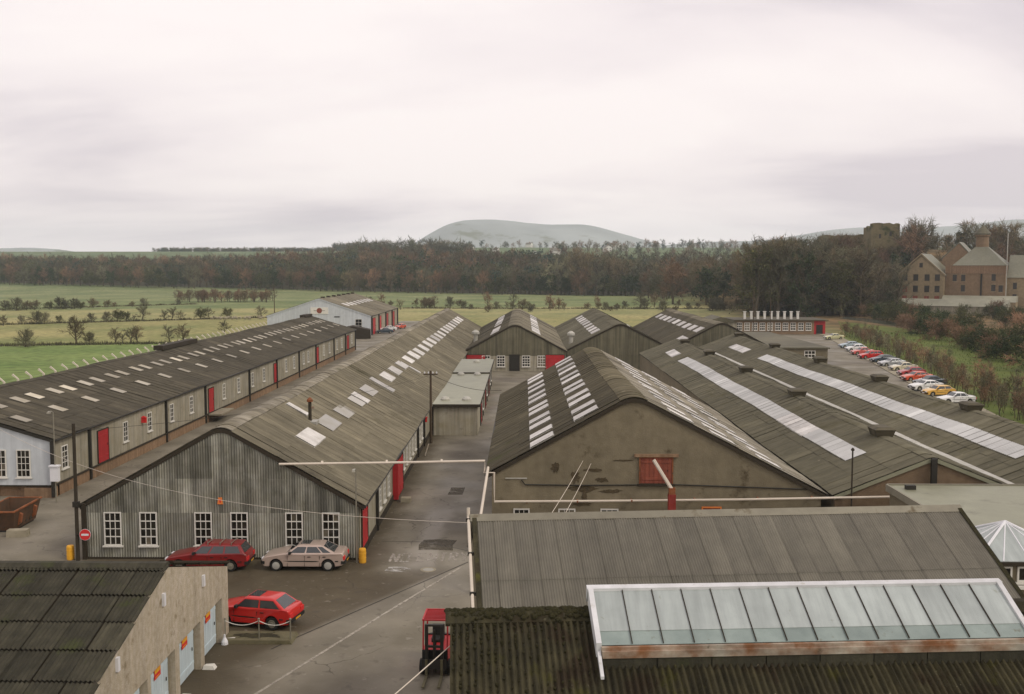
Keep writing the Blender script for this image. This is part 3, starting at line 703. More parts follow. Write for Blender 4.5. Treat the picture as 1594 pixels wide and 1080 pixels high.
tag(MB().box(-0.2, 0.2, -0.1, 0.1, 0, 0.4).box(-0.25, 0.25, -0.15, 0.15, 0.4, 0.45).build('alarm_box', 'sign_red', None, (-8.86, 88.6, 2.2)), 'small red alarm box high on the lane wall of the six windowed shed', 'alarm box')
fl = thing('roof_flue', 'rusty metal flue pipe rising from the grey roof between pale rooflights', 'flue', (-14.0, 64.6, 6.0))
MB().tube([(0, 0, -0.15), (0, 0, 1.25)], 0.11, 10).build('pipe', 'dark_timber', fl)
MB().lathe([(0.2, 1.27), (0.2, 1.4), (0.05, 1.55)], 10).build('cowl', 'rust_brown', fl)
MB().box(-0.5, 0.5, -0.5, 0.5, -0.35, 0.02).build('flashing', 'lead', fl)
MB().box(-0.02, 0.28, -0.04, 0.04, 0.8, 0.95).build('bracket', 'rust', fl)

# ------------------------------------------------------------------ shed C (rendered gable)
pmat('ridge_moss', ((0.085, 0.075, 0.05), (0.17, 0.152, 0.115)), scale=0.9, rough=0.8, rnd=0.14, streak=0.25, streakscale=(0.3, 2.2, 0.3), over=[((0.07, 0.068, 0.03), 0.45, 0.57, 0.16), ((0.24, 0.22, 0.17), 1.6, 0.64, 0.1)])
CX = 6.1
C_, C_sky, C_pt, C_z = shed('rendered_shed', 'shed with broad brown rendered gable and two rows of paired rooflights', -1.75, 16.55, 54.7, 89.5, 4.75, 3.6, CX, 9.05,
        'roof_brown', 'roof_lichen_glare', 'render_brown', 'render_brown', round_=0.75, nrows=4, n_ind=290, ridge_ind=40, amp=0.03, verge='dark_timber', ridge_mat='ridge_moss')
for k in range(6):
    ya = 55.0 + k * 6.0
    for d in (0.0, 2.45):
        C_sky(-1, 5.02, 6.48, ya + d - 0.1, ya + d + 1.25); C_sky(-1, 2.12, 3.64, ya + d + 0.75, ya + d + 2.05)
        C_sky(1, 5.0, 6.5, ya + d, ya + d + 1.3); C_sky(1, 2.3, 3.8, ya + d, ya + d + 1.3); C_sky(1, 8.0, 9.4, ya + d, ya + d + 1.3)
door(C_, (7.37 - CX, -0.003, 4.05), 0, 1.75, 1.45, 'door_faded', frame='rust_brown', name='loading_hatch')
MB().box(6.15 - CX, 8.6 - CX, -0.16, -0.004, 5.56, 5.72).build('lintel', 'brick', C_)
MB().box(6.35 - CX, 8.4 - CX, -0.14, -0.004, 3.92, 4.03).build('sill', 'dark_timber', C_)
for (xa, xb) in ((-0.55, 0.35), (1.95, 2.9), (4.3, 5.3), (12.5, 13.5)):
    window(C_, ((xa + xb) / 2 - CX, -0.003, 1.0), 0, xb - xa, 1.62, 3, 3, single=True)
window(C_, (10.48 - CX, -0.003, 1.1), 0, 1.1, 1.65, 1, 1, frame='orange', pane='door_faded', single=True)
# crumbled dark patches of lost render, a ledge course and conduit along the wall
pmat('exposed_stone', ((0.035, 0.028, 0.018), (0.11, 0.085, 0.055)), scale=3, bump=0.8, rough=1, big=0)
def ragged(cx_, cz_, w, h, seed, n=18):
    r_ = random.Random(seed); return [(cx_ + w / 2 * math.cos(a) * r_.uniform(0.45, 1), cz_ + h / 2 * math.sin(a) * r_.uniform(0.4, 1)) for a in [2 * math.pi * i / n for i in range(n)]]
for k, (a_, b_, w, h) in enumerate([(3.35, 3.75, 2.0, 0.5), (4.9, 3.6, 1.6, 0.35), (2.9, 4.4, 0.6, 1.0), (3.9, 4.8, 1.5, 0.24), (4.4, 4.25, 0.9, 0.4), (1.75, 4.95, 0.6, 0.8), (3.3, 2.9, 1.2, 0.4), (5.6, 5.35, 1.4, 0.12), (3.4, 3.3, 0.5, 0.9)]):
    MB().prism(ragged(a_ - CX, b_, w, h, k), 'y', -0.012 - 0.002 * k, 0.01).build('render_damage', 'exposed_stone', C_)
MB().tube([(-0.1 - CX, -0.05, 4.25), (0.1 - CX, -0.05, 3.98), (3.2 - CX, -0.05, 3.95), (8.5 - CX, -0.05, 4.0), (16.0 - CX, -0.05, 3.75)], 0.035, 5).build('conduit', 'dark_metal', C_)
MB().box(-1.0 - CX, 0.2 - CX, -0.05, -0.004, 4.3, 4.36).build('bracket', 'lead', C_)
# red steel post with pale raking strut in front of the hatch
ps = thing('hoist_post', 'red steel post with raking timber strut in front of the loading hatch', 'post', (8.1, 53.6, 0))
MB().box(-0.2, 0.2, -0.18, 0.18, 0, 3.7).build('post', 'post_red', ps)
MB().box(-0.17, 0.17, -0.14, 0.14, 3.7, 4.05).build('cap', 'rust_brown', ps)
MB().tube([(0.0, 0, 3.95), (-0.95, 0.5, 5.5)], 0.1, 6).build('strut', 'cream_pipe', ps)

# ------------------------------------------------------------------ shed D (twin roofs with long rooflight strips)
D1, D1_sky, D1_pt, D1_z = shed('workshop', 'long low green grey workshop roof with pale rooflight strip beside the rendered shed', 17.3, 27.98, 54.6, 147, 3.5, 3.5, 22.6, 5.6,
        'roof_green', 'roof_green', 'render_brown', 'brown_brick', round_=0.35, nrows=3, n_ind=250, ridge_ind=0, amp=0.02, ncorr=6, verge='roof_felt_green', gutters=False, over=0.1)
D2, D2_sky, D2_pt, D2_z = shed('workshop', 'long low green grey workshop roof with ribbed rooflight strip beside the car park', 28.02, 38.6, 40.0, 158, 3.5, 3.5, 33.3, 5.6,
        'roof_green', 'roof_green', 'render_brown', 'brown_brick', round_=0.35, nrows=3, n_ind=250, ridge_ind=0, amp=0.02, ncorr=6, verge='roof_felt_green', gutters=False, over=0.1)
for sk, pts in ((D1_sky, [(59.5, 124)]), (D2_sky, [(60.5, 128)])):
    y = pts[0][0]; n = 0
    while y < pts[0][1]:
        mt = 'skylight_white' if (sk is D1_sky and 68 < y < 76) else 'skylight_strip'
        sk(-1, 2.05, 3.4, y, y + 1.0, mt, nc=4); y += 1.04
for y in range(6): D1_sky(-1, 2.1, 3.35, 130 + y * 1.04, 131 + y * 1.04, 'skylight_white', nc=3)
for y in range(9): D2_sky(-1, 2.1, 3.35, 137 + y * 1.04, 138 + y * 1.04, 'skylight_white', nc=3)
MB().box(27.72 - 22.6, 28.28 - 22.6, 0, 92, 3.45, 3.62).build('valley_gutter', 'lead', D1)
for (nm, xr_, ys, lb) in (('D1', 22.6, (62.5, 82, 101, 121, 139.5), 'workshop next to the rendered shed'), ('D2', 33.3, (73.9, 93, 111.7, 132, 154), 'workshop next to the car park')):
    for y in ys:
        v = thing('roof_ventilator', 'squat dark ventilator box on the ridge of the ' + lb, 'ventilator', (xr_, y, 5.45), 0, 'ridge ventilators on the twin workshop roofs')
        MB().hull8([(-0.55, -0.75, 0), (0.55, -0.75, 0), (0.55, 0.75, 0), (-0.55, 0.75, 0)], [(-0.72, -0.95, 0.55), (0.72, -0.95, 0.55), (0.72, 0.95, 0.55), (-0.72, 0.95, 0.55)]).build('box', 'roof_brown', v); v.scale = (0.86, 0.86, 0.86)
        MB().hull8([(-0.78, -1.0, 0.553), (0.78, -1.0, 0.553), (0.78, 1.0, 0.553), (-0.78, 1.0, 0.553)], [(-0.45, -0.7, 0.72), (0.45, -0.7, 0.72), (0.45, 0.7, 0.72), (-0.45, 0.7, 0.72)]).build('lid', 'roof_brown', v)
pp = thing('vent_pipe', 'thin dark vent pipe standing at the corner of the workshop roof', 'pipe', (18.1, 54.3, 0.0))
MB().tube([(0, 0, 0), (0, 0, 6.0)], 0.045, 6).build('pipe', 'dark_timber', pp); MB().lathe([(0.1, 6.0), (0.1, 6.08), (0.02, 6.16)], 8).build('cowl', 'dark_timber', pp)
pg = tag(MB().box(-0.15, 0.15, -0.1, 0.1, 3.6, 5.55).box(-0.1, 0.1, -0.06, 0.06, 0, 3.6).build('downpipe', 'dark_metal', None, (22.6, 54.35, 0)), 'dark downpipe on the brick gable below the workshop ridge', 'downpipe')

# ------------------------------------------------------------------ flat green roof with glass pyramid
Lr = thing('flat_roof_building', 'low building with pale green flat felt roof in front of the workshop gable', 'building', (19.5, 42.7, 0))
MB().box(0, 14, 0, 10.1, 4.2, 4.4).build('roof', 'roof_felt_green', Lr)
MB().box(-0.1, 14.1, -0.1, 0.0, 4.1, 4.47).box(-0.1, 0.0, 0.0, 10.1, 4.1, 4.47).box(0, 14.1, 10.1, 10.2, 4.1, 4.47).build('parapet', 'ridge_grey', Lr)
MB().box(0.1, 0.3, 0.1, 10.0, 0, 4.19).box(13.7, 13.9, 0.1, 10.0, 0, 4.19).box(0.3, 13.7, 0.1, 0.3, 0, 4.19).box(0.3, 13.7, 9.8, 10.0, 0, 4.19).build('wall', 'render_brown', Lr)
MB().box(0.6, 1.1, 9.0, 9.3, 4.402, 4.62).build('roof_outlet', 'dark_metal', Lr)
PY = thing('pyramid_rooflight', 'glass pyramid rooflight with white glazing bars above a dark windowed kiosk', 'rooflight', (19.75, 40.35, 0.4))
ap = Vector((0.0, 0, 5.25)); cs = [Vector((-2.0, -1.95, 4.15)), Vector((2.2, -1.95, 4.15)), Vector((2.2, 1.95, 4.15)), Vector((-2.0, 1.95, 4.15))]
for k in range(4):
    p, q = cs[k], cs[(k + 1) % 4]
    for s_ in range(4):
        u, v = p.lerp(q, s_ / 4), p.lerp(q, (s_ + 1) / 4)
        MB().add([u, v, ap], [(0, 1, 2)]).add([u - Vector((0, 0, 0.02)), v - Vector((0, 0, 0.02)), ap - Vector((0, 0, 0.02))], [(2, 1, 0)]).build('pane', 'lantern_glass', PY)
        MB().tube([u, ap], 0.055 if s_ == 0 else 0.028, 6).build('glazing_bar', 'plastic_white', PY)
MB().box(-2.1, 2.3, -2.0, 1.9, 3.98, 4.13).build('kerb', 'dark_timber', PY)
MB().box(-1.9, 2.1, -1.8, 1.7, -0.4, 3.975).build('wall', 'render_brown', PY)
for x in (-1.0, 0.1, 1.2): window(PY, (x, -1.803, 3.3), 0, 0.9, 0.62, 1, 1, single=True)
MB().box(-2.0, 2.2, -2.05, -1.81, 3.05, 3.18).build('sill', 'white_paint', PY)

# ------------------------------------------------------------------ iron roof in the foreground (E)
ER = thing('iron_roofed_shed', 'foreground shed with grey corrugated iron roof below the camera', 'shed', (-1.58, 30.49, 0), R(5.24))
# local: x along ridge 0..15.75, y away from camera; ridge at y=0, z 8.3
EL = 15.75; ep = math.tan(R(25.5))
def ex_rows(prof_y, z0, slope, length, nrow, sgn=-1):
    return split_poly((0, z0), (sgn * length, z0 - slope * length), nrow)
def xroof(root, xlen, z0, slope, length, nrow, sgn, mat, sheet, ncorr, amp, n_ind, x_off=0.0, per=4, name='roof_sheet', skip=None):
    n = int(round(xlen / sheet)); w = xlen / n; items = []
    for r, rw in enumerate(ex_rows(0, z0, slope, length, nrow, sgn)):
        Vv, Ff = corr_geo(lap(rw, 0.015, 0.08 if amp > 0.02 else 0.03), w - (0.004 if amp < 0.02 else 0.0), ncorr, amp, per)
        Vs = np.stack([Vv[:, 1], Vv[:, 0], Vv[:, 2]], 1)
        me = None; VV = []; FF = []; off = 0
        for j in range(n):
            if skip and skip(r, x_off + j * w): continue
            if len([o for o in root.children if o.name.startswith(name)]) < n_ind:
                me = me or np_mesh(name, Vs, Ff, mat)
                o = inst(name, me, root, (x_off + j * w, 0, 0.005 * (j % 2))); o.rotation_euler = (rng.uniform(-0.0015, 0.0015), 0, rng.uniform(-0.0015, 0.0015))
            else:
                VV.append(Vs + np.array([x_off + j * w, 0, 0])); FF.append(Ff + off); off += len(Vs)
        if VV: stuff(inst(name + 'ing', np_mesh(name, np.concatenate(VV), np.concatenate(FF), mat), root))
xroof(ER, EL, 8.3, ep, 5.2, 2, -1, 'roof_iron', 0.63, 8, 0.019, 200)
xroof(ER, EL, 8.3, ep, 5.2, 2, 1, 'roof_iron', 0.63, 8, 0.019, 200)
MB().prism([(-0.26, 8.3 - 0.26 * ep + 0.02), (0, 8.36), (0.26, 8.3 - 0.26 * ep + 0.02), (0.24, 8.3 - 0.26 * ep - 0.01), (0, 8.325), (-0.24, 8.3 - 0.26 * ep - 0.01)], 'x', -0.08, EL + 0.05).build('ridge_cap', 'ridge_grey', ER)
MB().prism([(-5.1, 8.24 - 5.1 * ep), (0, 8.24), (5.1, 8.24 - 5.1 * ep), (5.1, 8.12 - 5.1 * ep), (0, 8.12), (-5.1, 8.12 - 5.1 * ep)], 'x', 0.05, EL - 0.05).build('roof_deck', 'dark_timber', ER)
wz = 8.11 - 4.8 * ep
for x0_ in (0.1, EL - 0.35):
    MB().prism([(-4.8, 0), (4.8, 0), (4.8, wz), (0, 8.11), (-4.8, wz)], 'x', x0_, x0_ + 0.25).build('gable_wall', 'render_brown', ER)
MB().box(0.35, EL - 0.35, 4.55, 4.8, 0, wz).box(0.35, EL - 0.35, -4.8, -4.55, 0, wz).build('wall', 'render_brown', ER)
for s_, x_ in ((-1, -0.02), (1, EL - 0.1)):
    MB().prism([(-5.2, 8.34 - 5.2 * ep), (0, 8.34), (0, 8.1), (-5.2, 8.1 - 5.2 * ep)], 'x', x_, x_ + 0.14).build('verge', 'moss' if s_ > 0 else 'roof_moss', ER)
MB().prism([(0, 8.34), (5.2, 8.34 - 5.2 * ep), (5.2, 8.1 - 5.2 * ep), (0, 8.1)], 'x', EL - 0.1, EL + 0.04).build('verge', 'roof_moss', ER)
vp = thing('verge_pipe', 'white pipe clipped along the left verge of the corrugated iron roof', 'pipe', (-1.58, 30.49, 0), R(5.24))
MB().tube([(-0.13, 0.05, 8.55), (-0.13, 0.0, 8.25), (-0.14, -5.0, 8.22 - 5 * ep)], 0.05, 8).build('pipe', 'cream_pipe', vp)
for y in (-0.1, -1.5, -3.0, -4.2): MB().box(-0.21, -0.03, y - 0.04, y + 0.04, 8.2 + y * ep, 8.3 + y * ep).build('clip', 'dark_metal', vp)

# ------------------------------------------------------------------ mossy roof with glass lantern (F)
FR = thing('mossy_roofed_shed', 'foreground shed with dark mossy corrugated roof, its ridge capped with moss', 'shed', (-1.57, 20.85, 0), R(3.9))
FL = 16.0; fp = math.tan(R(25))
xroof(FR, FL, 8.58, fp, 7.0, 5, -1, 'roof_moss', 1.02, 7, 0.045, 200, per=6)
xroof(FR, FL, 8.58, fp, 5.6, 4, 1, 'roof_moss', 1.02, 7, 0.032, 200, per=4)
MB().prism([(-6.9, 8.5 - 6.9 * fp), (0, 8.5), (5.5, 8.5 - 5.5 * fp), (5.5, 8.36 - 5.5 * fp), (0, 8.36), (-6.9, 8.36 - 6.9 * fp)], 'x', 0.04, FL - 0.05).build('roof_deck', 'dark_timber', FR)
wz = 8.35 - 5.2 * fp
for x0_ in (0.15, FL - 0.4):
    MB().prism([(-6.6, 0), (5.2, 0), (5.2, wz), (0, 8.35), (-6.6, 8.35 - 6.6 * fp)], 'x', x0_, x0_ + 0.25).build('gable_wall', 'render_brown', FR)
MB().box(0.4, FL - 0.4, 4.95, 5.2, 0, wz).box(0.4, FL - 0.4, -6.6, -6.35, 0, 8.35 - 6.6 * fp).build('wall', 'render_brown', FR)
# lumpy moss along the ridge cap
MB().prism([(-0.3, 8.58 - 0.3 * fp + 0.05), (-0.1, 8.66), (0.1, 8.66), (0.3, 8.58 - 0.3 * fp + 0.05), (0.28, 8.56 - 0.3 * fp), (-0.28, 8.56 - 0.3 * fp)], 'x', -0.1, FL).build('ridge_cap', 'roof_moss', FR)
r_ = random.Random(3); mb = MB()
for k in range(420):
    x = r_.uniform(-0.08, 3.0); yv = r_.gauss(-0.03, 0.1); s_ = r_.uniform(0.03, 0.075)
    mb.lathe([(s_ * 0.9, -0.02), (s_, 0.3 * s_), (s_ * 0.6, 0.75 * s_), (0.1 * s_, s_)], 6, (x, yv, 8.66 - abs(yv) * 0.42))
stuff(mb.build('ridge_moss', 'moss', FR))
mb = MB()
for k in range(520):
    yv = -abs(r_.gauss(0, 0.9)) - 0.25; x = r_.uniform(0.0, 3.0) if r_.random() < 0.75 else r_.uniform(3, 11)
    x = round(x / 0.1457) * 0.1457 + 0.073 + r_.gauss(0, 0.02); s_ = r_.uniform(0.015, 0.045)
    mb.lathe([(s_ * 0.9, -0.03), (s_, 0.3 * s_), (s_ * 0.5, 0.8 * s_)], 5, (x, yv, 8.58 + yv * fp - 0.005))
stuff(mb.build('moss_tufts', 'moss', FR))
mb = MB()
# lantern
LT = thing('glass_lantern', 'long sloping glass rooflight in white frame over a rusty gutter on the mossy roof', 'rooflight', (1.5, 21.1, 0), R(3.6))
gl = 8.98; gy0, gz0, gy1, gz1 = 0.0, 9.05, -1.36, 8.36
def gz(yv): return gz0 + (yv - gy0) / (gy1 - gy0) * (gz1 - gz0)
npan = 14; pw = gl / npan
def gpane(ya, yb, lift, mat):
    za, zb = gz(ya) + lift, gz(yb) + lift
    return MB().add([(0.0, ya, za), (pw, ya, za), (pw, yb, zb), (0, yb, zb), (0.0, ya, za - 0.008), (pw, ya, za - 0.008), (pw, yb, zb - 0.008), (0, yb, zb - 0.008)],
                    [(0, 1, 2, 3), (7, 6, 5, 4), (0, 4, 5, 1), (1, 5, 6, 2), (2, 6, 7, 3), (3, 7, 4, 0)]).mesh('pane', mat)
pme = gpane(-1.04, gy0, -0.002, 'lantern_glass'); pme2 = gpane(gy1, -1.0, -0.014, 'lantern_glass_dim')
for k in range(npan):
    o = inst('pane', pme, LT, (k * pw, 0, 0)); inst('pane', pme2, LT, (k * pw, 0, 0))
    if k: MB().prism([(gy1, gz1), (gy0, gz0), (gy0, gz0 + 0.03), (gy1, gz1 + 0.03)], 'x', k * pw - 0.008, k * pw + 0.008).build('glazing_bar', 'dark_timber', LT)
MB().prism([(gy0 - 0.04, gz0 - 0.02), (gy0 - 0.04, gz0 + 0.04), (gy0 + 0.13, gz0 + 0.07), (gy0 + 0.13, gz0 - 0.3)], 'x', -0.12, gl + 0.12).build('head_flashing', 'frame_white', LT)
for xa in (-0.1, gl - 0.01):
    MB().prism([(gy1 - 0.02, gz1 - 0.25), (gy1 - 0.02, gz1 + 0.04), (gy0, gz0 + 0.06), (gy0, gz0 - 0.3)], 'x', xa, xa + 0.11).build('side_flashing', 'frame_white', LT)
    MB().prism([(gy1 - 0.55, gz1 - 0.5), (gy1 - 0.55, gz1 - 0.44), (gy1 - 0.022, gz1 - 0.12), (gy1 - 0.022, gz1 - 0.25)], 'x', xa + 0.02, xa + 0.09).build('apron', 'frame_white', LT)
MB().box(0.0, gl, gy1 - 0.09, gy1 - 0.01, gz1 - 0.21, gz1 - 0.03).box(0.01, gl - 0.01, gy1 - 0.15, gy1 - 0.085, gz1 - 0.24, gz1 - 0.1).build('gutter', 'rust', LT)
for k in range(8):
    x0_ = 0.02 + k * gl / 8
    MB().box(x0_, x0_ + gl / 8 - 0.02, gy1 - 0.13, gy1 - 0.03, gz1 - 0.5, gz1 - 0.245).build('upstand', 'roof_garage', LT)
MB().box(-0.0, gl, gy0 - 0.0, gy0 + 0.1, 8.35, 8.75).build('back_wall', 'roof_garage', LT)

# ------------------------------------------------------------------ garage block (bottom left)
GA = thing('garage_block', 'concrete garage block with dark corrugated roof and pale blue doors', 'garage', (-12.95, 35.05, 0))
gs = 0.3; GLn = 9.4
# local: x negative along the ridge, y across
n = 9; w = 1.045
for sgn, nr, ln in ((-1, 5, 7.15), (1, 5, 7.15)):
    ys = [0, 0.45, 1.85, 3.25, 4.65, 6.05, 7.2]
    for r in range(6):
        rw = lap([(sgn * (ys[r] + 0.02), 5.34 - gs * (ys[r] + 0.02)), (sgn * ys[r + 1], 5.34 - gs * ys[r + 1])], 0.03, -0.015)
        Vv, Ff = corr_geo(rw, w - 0.03, 7, 0.036, 4); Vs = np.stack([-Vv[:, 1], Vv[:, 0], Vv[:, 2]], 1)
        me = np_mesh('roof_sheet', Vs, Ff, 'roof_garage')
        for j in range(n):
            o = inst('roof_sheet', me, GA, (0.17 - j * w, 0, 0.012 * (j % 2) + rng.uniform(0, 0.008))); o.rotation_euler = (rng.uniform(-0.002, 0.002), rng.uniform(0.0, 0.015), rng.uniform(-0.004, 0.004))
MB().prism([(-0.3, 5.34 - 0.09 + 0.045), (-0.12, 5.42), (0.12, 5.42), (0.3, 5.295), (0.3, 5.25), (-0.3, 5.25)], 'x', -GLn, 0.1).build('ridge_cap', 'roof_garage', GA)
MB().prism([(-7.15, 5.26 - 7.15 * gs), (0, 5.26), (7.15, 5.26 - 7.15 * gs), (7.15, 5.12 - 7.15 * gs), (0, 5.12), (-7.15, 5.12 - 7.15 * gs)], 'x', -GLn, -0.1).build('roof_deck', 'dark_timber', GA)
def gtop(y): return 5.235 - gs * abs(y)
# front wall facing the yard with four openings
ops = [(30.45, 32.9), (33.2, 35.6), (36.05, 38.45), (38.9, 41.3)]; HO = 2.0
ya = -7.05
poly = [(-7.05, 0)]
edges = []
for a_, b_ in ops: edges += [(a_ - 35.05, b_ - 35.05)]
poly = [(-7.05, 0)]
for a_, b_ in edges: poly += [(a_, 0), (a_, HO), (b_, HO), (b_, 0)]
poly += [(7.15, 0), (7.15, gtop(7.15)), (0.25, gtop(0.25)), (-0.25, gtop(0.25)), (-7.05, gtop(7.05))]
MB().prism(poly, 'x', -0.35, 0.1).build('front_wall', 'pebbledash', GA)
MB().prism([(7.2, gtop(7.2) + 0.16), (0.35, gtop(0.35) + 0.16), (0.35, gtop(0.35) + 0.25), (7.2, gtop(7.2) + 0.25)], 'x', -0.3, 0.2).build('coping', 'dark_timber', GA)
MB().box(-GLn, -0.36, 7.0, 7.15, 0, 3.0).box(-GLn, -0.36, -7.05, -6.9, 0, 3.0).build('wall', 'render_brown', GA)
for k, (a_, b_) in enumerate(edges):
    d_ = door(GA, (-0.22, (a_ + b_) / 2, 0.06), R(90), b_ - a_ - 0.16, HO - 0.14, 'door_blue', frame='concrete')
    if k > 0:
        s_ = MB().box(-0.3, 0.3, -0.105, -0.095, 1.35, 1.72).build('notice', 'sign_red', d_)
        MB().box(-0.27, 0.27, -0.108, -0.1055, 1.55, 1.7).box(-0.22, 0.2, -0.108, -0.1055, 1.4, 1.43).build('print', 'yellow_paint', s_)
for y in (30.4, 34.5, 38.85):
    MB().box(0.101, 0.2, y - 35.05 - 0.08, y - 35.05 + 0.08, (3.3 if y != 34.5 else 4.0), (3.75 if y != 34.5 else 4.45)).build('wall_box', 'plastic_white', GA)  # plain white boxes high on the garage wall
for y in (41.55, 38.68, 35.85):
    tag(MB().hull8([(-0.25, -0.16, 0), (0.25, -0.16, 0), (0.25, 0.16, 0), (-0.25, 0.16, 0)], [(-0.2, -0.1, 0.16), (0.18, -0.12, 0.13), (0.16, 0.1, 0.17), (-0.18, 0.11, 0.14)]).build('kerb_stone', 'white_paint', None, (-12.55, y - 0.1, 0.02), rng.uniform(-0.4, 0.4)),
        'whitewashed guard stone at the foot of a garage door pier', 'stone', 'guard stones along the garage doors')
tag(MB().lathe([(0.15, 0), (0.14, 0.12), (0.05, 0.3), (0.04, 0.42), (0.0, 0.44)], 10).build('traffic_cone', 'plastic_white', None, (-12.72, 41.15, 0.02)), 'small white cone standing in the corner of the end garage door', 'cone')
# dirt fans at the doors
# low kerbed island with chain
IS = thing('kerb_island', 'low mossy concrete kerb slab beside the red hatchback', 'kerb', (-11.4, 41.75, 0.0))
MB().hull8([(-1.45, -0.6, 0), (1.55, -0.62, 0), (1.6, 0.55, 0), (-1.45, 0.6, 0)], [(-1.42, -0.56, 0.18), (1.45, -0.58, 0.18), (1.5, 0.5, 0.18), (-1.42, 0.55, 0.18)]).build('slab', 'kerb_mossy', IS)
MB().prism(ragged(0, 0, 2.6, 0.9, 4), 'z', 0.181, 0.187).build('moss_top', 'roof_moss', IS)
CH = thing('chain_barrier', 'white chain slung between thin posts along the kerb slab', 'barrier', (-11.3, 41.35, 0.18))
for x in (-1.45, 0.0, 1.35): MB().tube([(x, 0, 0), (x, 0, 0.85)], 0.03, 6).lathe([(0.05, 0.85), (0.05, 0.9), (0.0, 0.92)], 8, (x, 0, 0)).build('post', 'steel', CH)
for a_, b_ in ((-1.45, 0.0), (0.0, 1.35)):
    MB().tube([(a_ + (b_ - a_) * k / 10, 0, 0.8 - 0.8 * (k / 10) * (1 - k / 10) * 1.0) for k in range(11)], 0.018, 5).build('chain', 'white_paint', CH)

# ------------------------------------------------------------------ annexe, far sheds
AN = thing('annexe', 'small flat roofed rendered annexe with green felt roof built against the long shed', 'building', (-8.6, 94.3, 0))
for (ya, yb, zt) in ((0.0, 27.6, 2.9), (27.75, 45.5, 3.05)):
    MB().box(0, 4.2, ya, yb, 0, zt).build('wall', 'wall_panel', AN)
    MB().box(-0.1, 4.45, ya - 0.25, yb, zt + 0.001, zt + 0.14).build('roof', 'roof_felt_green', AN)
    MB().box(-0.1, 4.5, ya - 0.3, ya - 0.252, zt - 0.12, zt + 0.16).box(4.451, 4.5, ya - 0.25, yb, zt - 0.12, zt + 0.16).build('fascia', 'dark_timber', AN)
for (x, y, z) in ((0.9, 3.0, 3.04), (3.0, 3.0, 3.04), (1.0, 26, 3.04), (3.0, 26, 3.04), (2.2, 41, 3.19)):
    MB().lathe([(0.45, 0), (0.45, 0.12), (0.3, 0.3), (0.05, 0.36)], 10, (x, y, z)).build('roof_vent', 'lead', AN)
for y in (6, 9.5, 13, 21, 24.5, 32, 36, 40): MB().box(4.201, 4.3, y - 0.08, y + 0.08, 0, 2.8).build('post', 'dark_metal', AN)
for y in (7.8, 19, 30): door(AN, (4.203, y, 0.02), R(90), 1.7, 2.3)
for y in (11.2, 23, 34, 38): window(AN, (4.203, y, 1.0), R(90), 1.2, 1.3, 2, 2, single=True)
far = []
for k, (lb, x0_, x1_, xr_, y0_) in enumerate([('far shed with dark doorway between white windows in its gable, facing the lane end', -9.05, 6.65, -1.3, 154), ('far shed with plain dark gable behind the rendered shed', 6.8, 23.6, 15.2, 156), ('far shed with plain dark gable behind the workshop roofs', 23.75, 40.0, 31.9, 160)]):
    rt, sk, pt, zz = shed('far_shed', lb, x0_, x1_, y0_, 216, 3.2, 3.2, xr_, 7.45, 'roof_brown' if k != 1 else 'roof_green', 'roof_grey' if k != 1 else 'roof_green', 'cladding_far', 'cladding_far', round_=1.1, nrows=2, n_ind=0, ncorr=5, per=2, amp=0.03, over=0.1, sheet=1.2,
                          gutters=False)
    gable_sheets(rt, x0_ - xr_, x1_ - xr_, -0.001, zz, [(2.4, 9)], 1.1, ['cladding_far'], ncorr=5, individual=False)
    far.append((rt, sk, xr_, y0_))
H1, sk, xr_, y0_ = far[0]
for y in range(10):
    if y != 3: sk(-1, 3.0, 4.5, y0_ + 3 + y * 5.6, y0_ + 7.0 + y * 5.6)
    sk(1, 3.0, 4.5, y0_ + 3 + y * 5.6, y0_ + 7.0 + y * 5.6)
for x in (-5.6, -3.3, 0.6, 3.0): window(H1, (x - xr_ - 0.2, -0.06, 0.7), 0, 1.3, 1.75, 3, 4, bar=0.07, fr=0.1, single=True)
door(H1, (-1.4 - xr_, -0.04, 0.05), 0, 1.5, 2.5, 'dark_metal')
for x in (-7.4, 4.9): door(H1, (x - xr_, -0.06, 0.05), 0, 2.9, 2.5)
MB().box(-7.7, 7.8, -0.02, -0.003, 0.0, 2.395).build('base_wall', 'wall_panel', H1)
H2, sk, xr_, y0_ = far[1]
for y in range(9): sk(-1, 3.2, 4.7, y0_ + 4 + y * 5.8, y0_ + 7.6 + y * 5.8)
H3, sk, xr_, y0_ = far[2]
for y in range(9): sk(-1, 2.7, 4.2, y0_ + 2 + y * 6, y0_ + 5.6 + y * 6)
sk(-1, 6.0, 7.6, y0_ - 1 + 1.2, y0_ + 6)
for xg in (-9.2, 6.72, 23.68):
    pass
for (x, y, lb) in ((-8.0, 166, 'pale metal vent cowl on the roof beside the long grey shed'), (7.8, 163, 'pale metal vent cowl with ducts on the plain dark shed'), (18.9, 182, 'pale box ventilator on the far slope of the plain dark shed')):
    v = thing('roof_cowl', lb, 'vent', (x, y, 3.4))
    MB().tube([(0, 0, 0), (0, 0, 1.6)], 0.35, 10).build('pipe', 'lead', v); MB().lathe([(0.65, 1.6), (0.65, 1.95), (0.2, 2.3)], 10).build('cap', 'lead', v)
